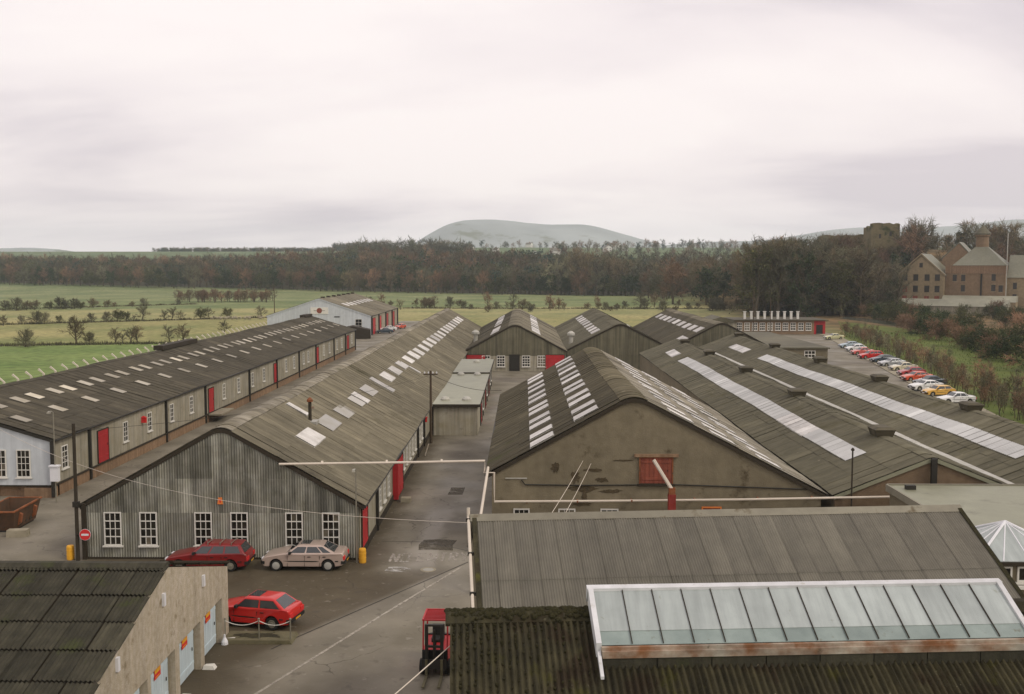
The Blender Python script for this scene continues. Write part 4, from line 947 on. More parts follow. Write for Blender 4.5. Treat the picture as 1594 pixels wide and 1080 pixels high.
# blue gabled shed G
G, sk, pt, zz = shed('blue_shed', 'large pale blue gabled shed with grey roof standing by the fields', -61, -36.3, 236, 286, 4.7, 4.7, -48.6, 8.8, 'roof_grey', 'roof_grey', 'wall_panel', 'pale_blue_paint', round_=0.4, nrows=2, n_ind=0, ncorr=4, per=2, verge='pale_blue_paint', over=0.15)
for y in range(8): sk(1, 4.6, 6.4, 241 + y * 5.4, 243.6 + y * 5.4)
GX_ = 12.3
for y in (0.6, 12.5, 25, 37.5, 49.4): MB().box(GX_ + 0.004, GX_ + 0.3, y - 0.25, y + 0.25, 0, 4.5).build('post', 'dark_metal', G)
for y in (5, 15, 28, 41): door(G, (GX_ + 0.003, y, 0.02), R(90), 4.2, 3.9)
window(G, (-39.2 + 48.6, -0.003, 1.6), 0, 1.6, 2.3, 2, 3, single=True)
sg = MB().box(-2.1, 2.1, -0.1, -0.003, 5.1, 6.7).build('sign_board', 'white_paint', G, (0.1, 0, 0))
MB().lathe([(0.65, -0.12), (0.65, -0.101)], 16, (0, 0, 5.9), 'y').build('emblem', 'door_faded', sg)
MB().box(-1.35, 1.35, -0.118, -0.1005, 5.82, 5.98).build('print', 'steel', sg)
MB().box(3.6, 4.9, -0.06, -0.003, 4.3, 4.55).build('vent_slot', 'dark_metal', G)
for k in range(7): MB().box(-0.4, 0.4, 4 + k * 7, 5.4 + k * 7, 8.75, 9.1).build('ridge_vent', 'dark_timber', G)
# low block with eight pale chimneys (K) and windowed block (J)
K = thing('low_brick_block', 'low brick block with row of white windows and nine pale roof vents', 'building', (51, 241, 0))
MB().box(0, 19.2, 0, 12, 0, 3.3).build('wall', 'mill_brick', K)
MB().box(-0.4, 22.5, -0.5, 12.5, 3.301, 3.55).build('roof', 'roof_brown', K)
for k in range(10): window(K, (1.2 + k * 1.85, -0.003, 0.95), 0, 1.35, 1.9, 3, 3, single=True, bar=0.08, fr=0.12)
for k in range(9): MB().box(2.9 + k * 1.62, 3.4 + k * 1.62, 3, 3.6, 3.551, 5.3).box(2.8 + k * 1.62, 3.5 + k * 1.62, 2.9, 3.7, 5.3, 5.45).build('roof_vent', 'white_paint', K)
MB().box(19.2, 22.0, 0.3, 6, 0, 3.3).build('porch', 'door_red', K)
door(K, (20.6, 0.297, 0.02), 0, 1.4, 2.2, 'dark_metal')
MB().box(-8, 0, -3, 8, 0, 3.0).build('side_wing', 'wall_panel', K); MB().prism([(-8.3, 3.001), (0.3, 3.001), (-3.9, 4.4)], 'y', -3.3, 8.3).build('wing_roof', 'roof_green', K)
J = thing('flat_windowed_block', 'low flat roofed block with white windows at the car park end of the workshops', 'building', (39.2, 162, 0))
MB().box(0, 10.3, 0, 40, 0, 2.9).build('wall', 'render_brown', J); MB().box(-0.3, 10.6, -0.3, 40.3, 2.901, 3.12).build('roof', 'roof_green', J)
for x in (2.0, 7.4): window(J, (x, -0.003, 0.9), 0, 1.8, 1.7, 3, 3, single=True, bar=0.08, fr=0.1)
tag(MB().prism([(-4, 0), (4, 0), (4, 2.0), (0, 2.9), (-4, 2.0)], 'y', 0, 5).build('store_hut', 'dark_timber', None, (-38.6, 224, 0), R(8)), 'dark tarred store hut between the long dark shed and the blue shed', 'hut')

# ------------------------------------------------------------------ vehicles
TYRE = MB().lathe([(0.19, -0.085), (0.27, -0.095), (0.295, -0.07), (0.3, 0), (0.295, 0.07), (0.27, 0.095), (0.19, 0.085)], 20, axis='y').mesh('tyre', 'black_rubber')
RIM = MB().lathe([(0.02, -0.1), (0.07, -0.098), (0.09, -0.085), (0.17, -0.09), (0.195, -0.08), (0.195, 0.05), (0.02, 0.06)], 20, axis='y').mesh('rim', 'steel')
HUB = MB().lathe([(0.02, -0.115), (0.1, -0.11), (0.2, -0.09), (0.2, 0.05), (0.02, 0.06)], 20, axis='y').mesh('rim', 'lead')
KIND = {  # length, width, roof height, windscreen base, roof front, roof rear, rear glass base, belt rear z, boot lip x, boot z
    'hatch5': dict(L=4.38, W=1.7, H=1.36, wb=0.92, rf=0.30, rr=-1.0, rb=-1.72, bz=0.95, split=(0.0, 0.40, 0.75, 1.0)),
    'hatch3': dict(L=3.98, W=1.62, H=1.37, wb=0.80, rf=0.25, rr=-1.15, rb=-1.72, bz=0.93, split=(0.0, 0.52, 1.0)),
    'estate': dict(L=4.4, W=1.66, H=1.42, wb=0.88, rf=0.28, rr=-1.75, rb=-2.05, bz=0.93, split=(0.0, 0.33, 0.62, 1.0)),
    'saloon': dict(L=4.3, W=1.64, H=1.38, wb=0.80, rf=0.22, rr=-0.78, rb=-1.35, bz=0.92, split=(0.0, 0.45, 0.84, 1.0))}
def lerp3(a, b, t): return tuple(a[i] + (b[i] - a[i]) * t for i in range(3))
CARB = {}
def car(kind, paint, label, loc, rz, group=None, hub=False, trim='black_rubber', sunroof=False, rack=False, spoiler=False, name='parked_car'):
    k = KIND[kind]; Lh = k['L'] / 2; W = k['W'] / 2; Ht = k['H']
    root = thing(name, label, 'car', loc, rz, group)
    fx, rx_ = Lh - 0.78, -Lh + 0.85
    if kind == 'estate': rx_ = -Lh + 0.9
    def arch(cx_): return [(cx_ + 0.36 * math.cos(a), 0.30 + 0.36 * math.sin(a)) for a in [math.pi * i / 10 for i in range(0, 11)]]
    key = (kind, paint)
    if key not in CARB:
        bz = k['bz']
        top = [(-Lh + 0.02, 0.42), (-Lh, 0.6), (-Lh + 0.05, bz - 0.1), (-Lh + 0.14, bz - 0.01)]
        if kind == 'saloon': top += [(k['rb'], bz + 0.01)]
        top += [(k['rb'] + 0.05, bz), (0, bz - 0.02), (k['wb'], bz - 0.01), (k['wb'] + 0.45, bz - 0.08), (Lh - 0.25, bz - 0.2), (Lh - 0.05, bz - 0.3), (Lh, 0.52), (Lh - 0.02, 0.36)]
        bot = [(Lh - 0.12, 0.24)] + [(fx + 0.36, 0.24)] + [p for p in arch(fx) if p[1] > 0.3] + [(fx - 0.36, 0.24), (rx_ + 0.36, 0.24)] + [p for p in arch(rx_) if p[1] > 0.3] + [(rx_ - 0.36, 0.24), (-Lh + 0.12, 0.28)]
        outline = top + bot; n = len(outline)
        def hw(x, z):
            e_ = max(0, abs(x) - (Lh - 0.5)) / 0.5
            return (W - 0.13 * e_ ** 2) * (1 - 0.05 * max(0, z - 0.55) / 0.4) * (1 - 0.035 * max(0, 0.5 - z) / 0.25)
        b = MB()
        rings = [1.0, 0.93, 0.5, -0.5, -0.93, -1.0]
        pts = []
        for rI, q in enumerate(rings):
            for (x, z) in outline:
                y = hw(x, z) * q
                zz = z
                if abs(q) < 1 and z > 0.6: zz = z + 0.025 * (1 - q * q) * 1.4 + 0.012
                xx_ = x + (0.03 if x > Lh - 0.3 else (-0.02 if x < -Lh + 0.2 else 0)) * (1 - abs(q))
                pts.append((xx_, y, zz))
        fs = []
        for rI in range(len(rings) - 1):
            fs += [(rI * n + i, rI * n + (i + 1) % n, (rI + 1) * n + (i + 1) % n, (rI + 1) * n + i) for i in range(n)]
        fs += [tuple(range(n))[::-1], tuple(range((len(rings) - 1) * n, len(rings) * n))]
        b.add(pts, fs)
        CARB[key] = b.mesh('body', 'paint_' + paint)
        wt = W - 0.24; wbm = W * 0.955
        CB = [(k['wb'], -wbm + 0.03, bz - 0.02), (k['wb'], wbm - 0.03, bz - 0.02), (k['rb'], wbm - 0.05, bz - 0.01), (k['rb'], -wbm + 0.05, bz - 0.01)]
        CT = [(k['rf'], -wt, Ht - 0.035), (k['rf'], wt, Ht - 0.035), (k['rr'], wt - 0.02, Ht - 0.04), (k['rr'], -wt + 0.02, Ht - 0.04)]
        rc = [lerp3(CT[i], ((k['rf'] + k['rr']) / 2, 0, Ht), 0.3) for i in range(4)]
        rc = [(p[0], p[1], Ht) for p in rc]
        cb = MB(); cb.add(CB + CT + rc, [(0, 1, 5, 4), (1, 2, 6, 5), (2, 3, 7, 6), (3, 0, 4, 7), (4, 5, 9, 8), (5, 6, 10, 9), (6, 7, 11, 10), (7, 4, 8, 11), (8, 9, 10, 11)])
        CARB[key + ('c',)] = cb.mesh('cabin', 'paint_' + paint)
        def pane(q, u0, u1, v0, v1, off):
            b0, b1, t1, t0 = [Vector(x) for x in q]
            P = [b0.lerp(b1, u0).lerp(t0.lerp(t1, u0), v0), b0.lerp(b1, u1).lerp(t0.lerp(t1, u1), v0), b0.lerp(b1, u1).lerp(t0.lerp(t1, u1), v1), b0.lerp(b1, u0).lerp(t0.lerp(t1, u0), v1)]
            nn = (P[1] - P[0]).cross(P[3] - P[0]).normalized()
            c_ = sum(P, Vector()) / 4
            if nn.dot(c_ - Vector(((k['wb'] + k['rb']) / 2, 0, 0.9))) < 0: nn = -nn
            P2 = [p + nn * off for p in P]
            return MB().add(P2 + [p - nn * 0.004 for p in P], [(0, 1, 2, 3), (0, 4, 5, 1), (1, 5, 6, 2), (2, 6, 7, 3), (3, 7, 4, 0)]).mesh('window', 'car_glass')
        ws = []
        ws.append(('windscreen', pane((CB[0], CB[1], CT[1], CT[0]), 0.06, 0.94, 0.08, 0.92, 0.008)))
        ws.append(('rear_window', pane((CB[2], CB[3], CT[3], CT[2]), 0.09, 0.91, 0.1, 0.9, 0.008)))
        for q in ((CB[0], CB[3], CT[3], CT[0]), (CB[1], CB[2], CT[2], CT[1])):
            sp_ = k['split']
            for a_, b_ in zip(sp_[:-1], sp_[1:]): ws.append(('side_window', pane(q, a_ + (0.07 if a_ == 0 else 0.018), b_ - (0.07 if b_ == 1 else 0.018), 0.1, 0.84, 0.007)))
        CARB[key + ('w',)] = ws
    for me_ in (CARB[key], CARB[key + ('c',)]):
        me_.polygons.foreach_set('use_smooth', [True] * len(me_.polygons)); me_.set_sharp_from_angle(angle=R(42))
    o = inst('body', CARB[key], root)
    bv = o.modifiers.new('bevel', 'BEVEL'); bv.width = 0.035; bv.segments = 2; bv.limit_method = 'ANGLE'; bv.angle_limit = R(35)
    o = inst('cabin', CARB[key + ('c',)], root)
    bv = o.modifiers.new('bevel', 'BEVEL'); bv.width = 0.045; bv.segments = 2; bv.limit_method = 'ANGLE'; bv.angle_limit = R(12)
    for nm, me in CARB[key + ('w',)]: inst(nm, me, root)
    for x in (fx, rx_):
        for s_ in (-1, 1):
            w_ = inst('wheel', TYRE, root, (x, s_ * (W - 0.12), 0.3)); w_.rotation_euler = (0, 0, 0 if s_ < 0 else math.pi)
            inst('rim', HUB if hub else RIM, w_)
            MB().box(x - 0.34, x + 0.34, min(s_ * (W - 0.25), s_ * (W - 0.4)), max(s_ * (W - 0.25), s_ * (W - 0.4)), 0.2, 0.6).build('wheel_well', 'black_rubber', root)
    for s_, x in ((1, Lh), (-1, -Lh)):
        MB().hull8([(x - 0.16 * s_, -W + 0.06, 0.36), (x + 0.05 * s_, -W + 0.16, 0.38), (x + 0.05 * s_, W - 0.16, 0.38), (x - 0.16 * s_, W - 0.06, 0.36)],
                   [(x - 0.16 * s_, -W + 0.06, 0.53), (x + 0.06 * s_, -W + 0.16, 0.52), (x + 0.06 * s_, W - 0.16, 0.52), (x - 0.16 * s_, W - 0.06, 0.53)]).build('bumper', trim, root)
    for s_ in (-1, 1):
        MB().box(Lh - 0.08, Lh + 0.015, s_ * (W - 0.36) - 0.17, s_ * (W - 0.36) + 0.17, 0.55, 0.68).build('headlight', 'plastic_white', root)
        MB().box(-Lh - 0.012, -Lh + 0.12, s_ * (W - 0.27) - 0.15, s_ * (W - 0.27) + 0.15, 0.58, 0.78).build('tail_light', 'sign_red', root)
        MB().box(k['wb'] - 0.32, k['wb'] - 0.2, s_ * W - 0.08 if s_ > 0 else -W - 0.12, s_ * W + 0.12 if s_ > 0 else -W + 0.08, 0.93, 1.05).build('mirror', 'black_rubber', root)
        b = MB(); yo = s_ * (W - 0.012); y1_ = s_ * (W + 0.008)
        b.box(-Lh + 0.3, rx_ - 0.38, min(yo, y1_), max(yo, y1_), 0.52, 0.57).box(rx_ + 0.38, fx - 0.38, min(yo, y1_), max(yo, y1_), 0.52, 0.57).build('side_trim', trim, root)
        b = MB()
        bx0 = k['wb'] - 0.12; span = k['rb'] + 0.25 - bx0
        for f_ in [0.0] + list(k['split'][1:-1]):
            x = bx0 + span * f_; yo = s_ * (W - 0.04); y1_ = s_ * (W - 0.0015)
            b.box(x - 0.008, x + 0.008, min(yo, y1_), max(yo, y1_), 0.27, k['bz'] - 0.12)
            if f_ < 0.9: b.box(x - 0.32, x - 0.16, min(yo, s_ * (W - 0.005)), max(yo, s_ * (W + 0.006)), 0.76, 0.79) if f_ > 0 else None
        b.build('door_seam', 'black_rubber', root)
    MB().box(-Lh - 0.062, -Lh - 0.058, -0.24, 0.24, 0.4, 0.48).build('number_plate', 'yellow_paint', root)
    MB().box(Lh + 0.06, Lh + 0.064, -0.26, 0.26, 0.39, 0.5).build('number_plate', 'plastic_white', root)
    MB().box(Lh - 0.05, Lh + 0.012, -W + 0.56, W - 0.56, 0.56, 0.67).build('grille', 'black_rubber', root)
    if sunroof: MB().box(k['rf'] - 0.62, k['rf'] - 0.12, -0.38, 0.38, Ht - 0.01, Ht + 0.012).build('sunroof', 'car_glass', root)
    if rack:
        for x in (k['rf'] - 0.35, k['rf'] - 1.0, k['rf'] - 1.6): MB().box(x - 0.02, x + 0.02, -0.6, 0.6, Ht + 0.04, Ht + 0.07).box(x - 0.02, x + 0.02, -0.6, -0.56, Ht - 0.05, Ht + 0.04).box(x - 0.02, x + 0.02, 0.56, 0.6, Ht - 0.05, Ht + 0.04).build('roof_rail', 'steel', root)
    if spoiler: MB().box(k['rr'] - 0.2, k['rr'] + 0.02, -0.55, 0.55, Ht - 0.05, Ht + 0.0).build('spoiler', 'black_rubber', root)
    return root
# the front of each car points along local +x
car('estate', 'maroon', 'maroon estate car with roof rails parked against the weathered gable', (-16.75, 52.05, 0.02), R(180), rack=True)
car('hatch5', 'champagne', 'pinkish champagne five door hatchback parked below the gable windows', (-11.66, 52.2, 0.02), R(180), hub=True, sunroof=True)
car('hatch3', 'red', 'bright red three door hatchback with sunroof parked by the chain barrier', (-12.05, 43.75, 0.02), R(180 - 13), sunroof=True, trim='black_rubber')
rowg = 'cars parked in the row along the sapling bank'
PARK = [('saloon', 'lime', 'pale yellow green saloon at the end of the row nearest the red porch', 69.6, 223.6), ('hatch5', 'pale_blue', 'pale blue grey car parked next to the yellow green saloon', 65.4, 199.6), ('hatch3', 'white', 'white small hatchback between the pale blue car and the coral saloon', 64.0, 192.0), ('hatch5', 'slate', 'dark hatchback parked between the long red estate and a silver hatchback', 61.0, 168.8),
        ('saloon', 'coral', 'dusty coral saloon parked between a pale blue car and a red car', 62.6, 184.2), ('estate', 'red', 'long red estate in the middle of the car park row', 61.4, 176.2),
        ('hatch5', 'silver', 'silver hatchback parked beside the long red estate', 60.0, 162.2), ('saloon', 'cream', 'cream saloon in the car park row beside a silver hatchback', 59.2, 155.2),
        ('hatch3', 'dark_red', 'deep red small hatchback next to the cream saloon', 57.6, 147.8), ('hatch5', 'orange_red', 'orange red hatchback next to the deep red small hatchback', 55.8, 141.2),
        ('saloon', 'slate', 'dark slate saloon tucked behind the white hatchback', 55.4, 135.6), ('hatch5', 'white', 'white hatchback parked beside the mustard yellow car', 52.8, 130.4),
        ('hatch3', 'mustard', 'mustard yellow small hatchback near the workshop ridge', 52.0, 124.6), ('saloon', 'white', 'white saloon half hidden by the workshop roof', 51.2, 117.6)]
for kd, pt_, lb, x, y in PARK:
    car(kd, pt_, lb, (x, y, 0.02), R(180 + 8 + rng.uniform(-4, 4)), rowg)
car('hatch3', 'orange_red', 'red orange car parked beside the blue shed doors', (-32.5, 262, 0.02), R(250))
car('saloon', 'slate', 'dark saloon parked at the corner of the blue shed', (-34.0, 243, 0.02), R(200))
car('hatch5', 'white', 'white car parked behind the dark saloon by the blue shed', (-34.4, 252, 0.02), R(200))

# forklift, forks towards the camera (local -y)
FK = thing('forklift', 'red forklift truck with overhead guard standing beside the mossy roof', 'forklift', (-3.45, 38.6, 0.02), R(-2))
MB().hull8([(-0.52, -0.55, 0.22), (0.52, -0.55, 0.22), (0.52, 1.0, 0.22), (-0.52, 1.0, 0.22)], [(-0.5, -0.5, 0.95), (0.5, -0.5, 0.95), (0.48, 0.95, 1.05), (-0.48, 0.95, 1.05)]).build('chassis', 'door_red', FK)
MB().hull8([(-0.5, 1.001, 0.25), (0.5, 1.001, 0.25), (0.4, 1.4, 0.3), (-0.4, 1.4, 0.3)], [(-0.48, 0.96, 1.1), (0.48, 0.96, 1.1), (0.38, 1.36, 1.0), (-0.38, 1.36, 1.0)]).build('counterweight', 'dark_metal', FK)
MB().box(-0.5, 0.5, -0.62, -0.56, 0.3, 1.02).build('dashboard', 'black_rubber', FK)
MB().box(-0.24, 0.24, 0.25, 0.7, 1.0, 1.18).box(-0.24, 0.24, 0.62, 0.74, 1.18, 1.6).build('seat', 'black_rubber', FK)
MB().lathe([(0.16, 0), (0.19, 0.02), (0.16, 0.04)], 12, (0.0, -0.15, 1.3)).tube([(0, -0.4, 0.95), (0, -0.15, 1.31)], 0.025).build('steering_wheel', 'black_rubber', FK)
for sx in (-0.48, 0.48):
    for (ya_, yb_) in ((-0.5, -0.3), (0.9, 0.85)):
        MB().tube([(sx, ya_, 0.9), (sx, yb_, 2.12)], 0.032, 6).build('guard_post', 'door_red', FK)
MB().box(-0.53, -0.47, -0.35, 0.92, 2.1, 2.16).box(0.47, 0.53, -0.35, 0.92, 2.1, 2.16).box(-0.47, 0.47, -0.35, -0.29, 2.1, 2.16).box(-0.47, 0.47, 0.86, 0.92, 2.1, 2.16).build('guard_frame', 'door_red', FK)
for k in range(7): MB().box(-0.47, 0.47, -0.16 + k * 0.145, -0.12 + k * 0.145, 2.11, 2.15).build('guard_slat', 'door_red', FK)
for sx in (-0.3, 0.3):
    MB().box(sx - 0.06, sx + 0.06, -0.85, -0.7, 0.1, 2.05).build('mast_rail', 'dark_metal', FK)
    MB().box(sx - 0.05, sx + 0.05, -1.98, -0.93, 0.07, 0.11).box(sx - 0.05, sx + 0.05, -0.93, -0.88, 0.07, 0.75).build('fork', 'kerb_mossy', FK)
MB().box(-0.36, 0.36, -0.84, -0.72, 2.051, 2.12).box(-0.24, 0.24, -0.83, -0.74, 1.2, 1.28).build('mast_crossbar', 'dark_metal', FK)
MB().tube([(0, -0.78, 0.2), (0, -0.78, 1.9)], 0.05, 8).build('lift_cylinder', 'dark_metal', FK)
MB().box(-0.48, 0.48, -0.88, -0.855, 0.35, 0.75).build('carriage', 'dark_metal', FK)
for sx in (-0.5, 0.5):
    for yv, rr in ((-0.42, 0.3), (1.0, 0.24)):
        w_ = MB().lathe([(rr * 0.6, -0.11), (rr * 0.95, -0.11), (rr, -0.06), (rr, 0.06), (rr * 0.95, 0.11), (rr * 0.6, 0.11)], 16, axis='y').build('wheel', 'black_rubber', FK, (sx, yv, rr), R(90))
        MB().lathe([(0.02, -0.1), (rr * 0.58, -0.09), (rr * 0.58, 0.09), (0.02, 0.1)], 12, axis='y').build('rim', 'door_red', w_)

# skip
pmat('skip_paint', ((0.045, 0.035, 0.026), (0.11, 0.055, 0.032)), scale=2.2, rough=0.85, over=[((0.22, 0.08, 0.03), 1.4, 0.66, 0.1)])
SK = thing('waste_skip', 'open rusty orange skip standing at the gable of the long dark shed', 'skip', (-31.75, 60.4, 0.02), R(3))
b = MB()
ob, ot = [(-0.8, -1.5), (0.8, -1.5), (0.8, 1.5), (-0.8, 1.5)], [(-1.0, -1.9), (1.0, -1.9), (1.0, 1.9), (-1.0, 1.9)]
b.add([(x, y, 0.12) for x, y in ob] + [(x, y, 1.35) for x, y in ot] + [(x * 0.94, y * 0.96, 0.2) for x, y in ob] + [(x * 0.93, y * 0.96, 1.35) for x, y in ot],
      [(0, 3, 2, 1), (0, 1, 5, 4), (1, 2, 6, 5), (2, 3, 7, 6), (3, 0, 4, 7), (4, 5, 13, 12), (5, 6, 14, 13), (6, 7, 15, 14), (7, 4, 12, 15), (12, 13, 9, 8), (13, 14, 10, 9), (14, 15, 11, 10), (15, 12, 8, 11), (8, 9, 10, 11)])
b.build('body', 'skip_paint', SK)
MB().box(-1.06, 1.06, -1.96, -1.88, 1.3, 1.4).box(-1.06, 1.06, 1.88, 1.96, 1.3, 1.4).box(-1.06, -0.97, -1.88, 1.88, 1.3, 1.4).box(0.97, 1.06, -1.88, 1.88, 1.3, 1.4).build('rim', 'rust_brown', SK)
for sx in (-1, 1):
    for yv in (-1.0, 1.0): MB().hull8([(sx * 0.84, yv - 0.1, 0.3), (sx * 1.02, yv - 0.1, 0.45), (sx * 1.02, yv + 0.1, 0.45), (sx * 0.84, yv + 0.1, 0.3)], [(sx * 0.96, yv - 0.1, 1.1), (sx * 1.12, yv - 0.1, 1.0), (sx * 1.12, yv + 0.1, 1.0), (sx * 0.96, yv + 0.1, 1.1)]).build('lug', 'rust_brown', SK)
MB().box(-0.72, 0.72, -1.4, 1.4, 0.0, 0.118).build('skid', 'dark_metal', SK)
r_ = random.Random(5); b = MB()
for k in range(40):
    x, y = r_.uniform(-0.7, 0.7), r_.uniform(-1.4, 1.4); s_ = r_.uniform(0.1, 0.3)
    b.hull8([(x - s_, y - s_, 0.3), (x + s_, y - s_ * 0.6, 0.3), (x + s_ * 0.8, y + s_, 0.3), (x - s_, y + s_, 0.3)], [(x - s_ * 0.6, y - s_ * 0.5, 0.45 + s_), (x + s_ * 0.6, y - s_ * 0.6, 0.4 + s_), (x + s_ * 0.5, y + s_ * 0.6, 0.5 + s_), (x - s_ * 0.7, y + s_ * 0.4, 0.4 + s_)])
stuff(b.build('rubble', 'dark_timber', SK))
tag(MB().hull8([(-0.6, -0.28, 0), (0.6, -0.28, 0), (0.6, 0.28, 0), (-0.6, 0.28, 0)], [(-0.57, -0.25, 0.42), (0.58, -0.26, 0.4), (0.57, 0.26, 0.42), (-0.58, 0.25, 0.41)]).build('concrete_block', 'concrete', None, (-30.2, 58.1, 0.02), R(6)), 'pale concrete block lying in front of the rusty skip', 'block')

# ------------------------------------------------------------------ poles, pipes, signs, cables
def utility_pole(loc, h, label, arm=True, group=None):
    t_ = thing('utility_pole', label, 'pole', loc, 0, group)
    MB().tube([(0, 0, 0), (0, 0, h)], 0.14, 8, 0.09).build('pole', 'timber_pole', t_)
    if arm:
        MB().box(-0.65, 0.65, -0.06, 0.06, h - 0.4, h - 0.28).build('crossarm', 'timber_pole', t_)
        for x in (-0.55, -0.2, 0.2, 0.55): MB().lathe([(0.04, h - 0.28), (0.06, h - 0.2), (0.03, h - 0.1)], 8, (x, 0, 0)).build('insulator', 'plastic_white', t_)
    return t_
utility_pole((-8.45, 90.05, 0), 6.7, 'wooden utility pole at the corner of the flat roofed annexe')
utility_pole((-70.5, 281, 0), 11.2, 'tall wooden pole in the field beside the blue shed', arm=False)
utility_pole((54.4, 236, 0), 11.0, 'tall dark pole in front of the low brick block', arm=False)
utility_pole((57.9, 234, 0), 9.0, 'shorter dark pole in front of the low brick block windows', arm=False)
def lamp_post(loc, h, label):
    t_ = thing('lamp_post', label, 'lamp post', loc)
    MB().tube([(0, 0, 0), (0, 0, h)], 0.05, 8, 0.035).build('post', 'steel', t_)
    MB().tube([(0, 0, h), (0, -0.25, h + 0.12), (0, -0.5, h + 0.12)], 0.03, 6).build('arm', 'steel', t_)
    MB().hull8([(-0.09, -0.75, h + 0.04), (0.09, -0.75, h + 0.04), (0.09, -0.45, h + 0.04), (-0.09, -0.45, h + 0.04)], [(-0.07, -0.72, h + 0.15), (0.07, -0.72, h + 0.15), (0.07, -0.48, h + 0.17), (-0.07, -0.48, h + 0.17)]).build('lamp_head', 'steel', t_)
    return t_
lp = lamp_post((-31.9, 66.6, 0.02), 6.2, 'thin grey lamp post with white box by the pale blue gable')
MB().box(-0.28, 0.28, -0.2, 0.1, 1.5, 2.5).box(-0.34, 0.34, -0.26, 0.16, 2.5, 2.6).build('switch_box', 'plastic_white', lp)
lamp_post((-9.05, 52.95, 0.02), 5.1, 'thin grey lamp post at the lane corner of the weathered gable')
t_ = thing('drain_pole', 'tall dark pole at the left corner of the weathered gable', 'pole', (-24.4, 53.2, 0))
MB().tube([(0, 0, 0), (0, 0, 7.6)], 0.11, 8, 0.09).build('pole', 'dark_timber', t_)
MB().box(-0.16, 0.16, -0.12, 0.12, 3.0, 3.3).build('bracket', 'dark_metal', t_)
ns = thing('no_entry_sign', 'round red no entry sign with white bar on the dark corner pole', 'sign', (-23.9, 53.05, 1.5))
MB().lathe([(0.30, -0.02), (0.30, 0.0)], 28, axis='y').build('disc', 'sign_red', ns)
MB().box(-0.2, 0.2, -0.026, -0.0205, -0.055, 0.055).build('bar', 'plastic_white', ns)
MB().lathe([(0.315, -0.012), (0.315, 0.006)], 28, axis='y').build('rim', 'plastic_white', ns)
MB().box(-0.5, 0.05, 0.006, 0.03, -0.03, 0.03).build('bracket', 'dark_metal', ns)
ws_ = thing('warning_plate', 'small orange plate fixed to the middle of the corrugated gable', 'sign', (-16.6, 53.48, 3.1))
MB().add([(-0.16, 0, 0), (0.16, 0, 0), (0.1, 0, 0.38), (-0.1, 0, 0.38), (-0.16, 0.02, 0), (0.16, 0.02, 0), (0.1, 0.02, 0.38), (-0.1, 0.02, 0.38)], [(0, 1, 2, 3), (7, 6, 5, 4), (0, 4, 5, 1), (1, 5, 6, 2), (2, 6, 7, 3), (3, 7, 4, 0)]).build('plate', 'orange', ws_)
MB().box(-0.04, 0.04, -0.006, -0.001, 0.1, 0.28).build('mark', 'sign_red', ws_)
def drum(loc, label, rz=0):
    t_ = thing('guard_bollard', label, 'bollard', loc, rz)
    MB().lathe([(0.19, 0), (0.2, 0.06), (0.2, 0.7), (0.17, 0.78), (0.02, 0.8)], 16).build('body', 'yellow_paint', t_, smooth=False)
    for z in (0.25, 0.5): MB().lathe([(0.2, z), (0.212, z + 0.01), (0.212, z + 0.03), (0.2, z + 0.04)], 16).build('rib', 'yellow_paint', t_)
drum((-8.75, 53.0, 0.02), 'yellow bollard at the lane corner beside the red door')
drum((-24.9, 53.4, 0.02), 'yellow bollard at the foot of the dark corner pole')
sp_ = thing('overhead_pipe', 'cream pipe bridging the lane from the weathered gable to the rendered shed', 'pipe', (0, 0, 0))
MB().tube([(-13.3, 53.35, 5.36), (-7.5, 53.7, 5.38), (-2.12, 54.2, 5.4), (-2.15, 54.2, 4.75), (-1.62, 54.3, 4.72), (-1.6, 54.3, 3.1), (4, 54.4, 3.12), (12, 54.3, 3.25), (20.3, 54.2, 3.45), (20.35, 54.2, 2.4)], 0.066, 8).build('pipe', 'cream_pipe', sp_)
for x in (0.2, 3.0, 6.0, 9.5, 13, 16): MB().box(x - 0.04, x + 0.04, 54.3, 54.68, 3.0 + 0.017 * x, 3.1 + 0.017 * x).build('bracket', 'rust_brown', sp_)
for x, z in ((-11, 5.37), (-7.5, 5.38), (-4.5, 5.39)): MB().lathe([(0.12, -0.05), (0.12, 0.05)], 10, (x, 53.5 + (x + 13.3) * 0.07, z), 'x').build('flange', 'cream_pipe', sp_)
tag(MB().tube([(-1.95, 54.35, 5.0), (-2.2, 49.5, 3.25), (-2.3, 47.5, 0.02)], 0.075, 8).build('raking_pipe', 'cream_pipe'), 'cream pipe raking down from the corner of the rendered shed to the lane', 'pipe')
def cable(name, p, q, sag, r, mat, label):
    p = Vector(p); q = Vector(q)
    return tag(MB().tube([p.lerp(q, k / 24) - Vector((0, 0, sag * 4 * (k / 24) * (1 - k / 24))) for k in range(25)], r, 5).build(name, mat), label, 'cable')
cable('overhead_cable', (-36.6, 68.0, 5.0), (-1.75, 31.2, 7.9), 1.4, 0.011, 'cream_pipe', 'pale overhead cable from the pale blue gable to the iron roof')
cable('overhead_cable', (-24.4, 53.2, 7.2), (-8.45, 90, 6.3), 0.7, 0.012, 'dark_metal', 'dark overhead cable between the corner pole and the annexe pole')
cable('overhead_cable', (-8.45, 90, 6.4), (-1.9, 86, 5.4), 0.5, 0.018, 'dark_metal', 'dark sagging cable from the annexe pole to the rendered shed')
cable('overhead_cable', (-1.5, 20.4, 8.1), (-6.5, 12.5, 6.6), 0.15, 0.012, 'cream_pipe', 'thin cable dropping from the mossy roof corner over the forklift')
cable('stay_wire', (3.3, 54.55, 5.35), (0.4, 35.4, 6.2), 0.1, 0.014, 'cream_pipe', 'pale stay wire from the patched gable wall to the iron roof')
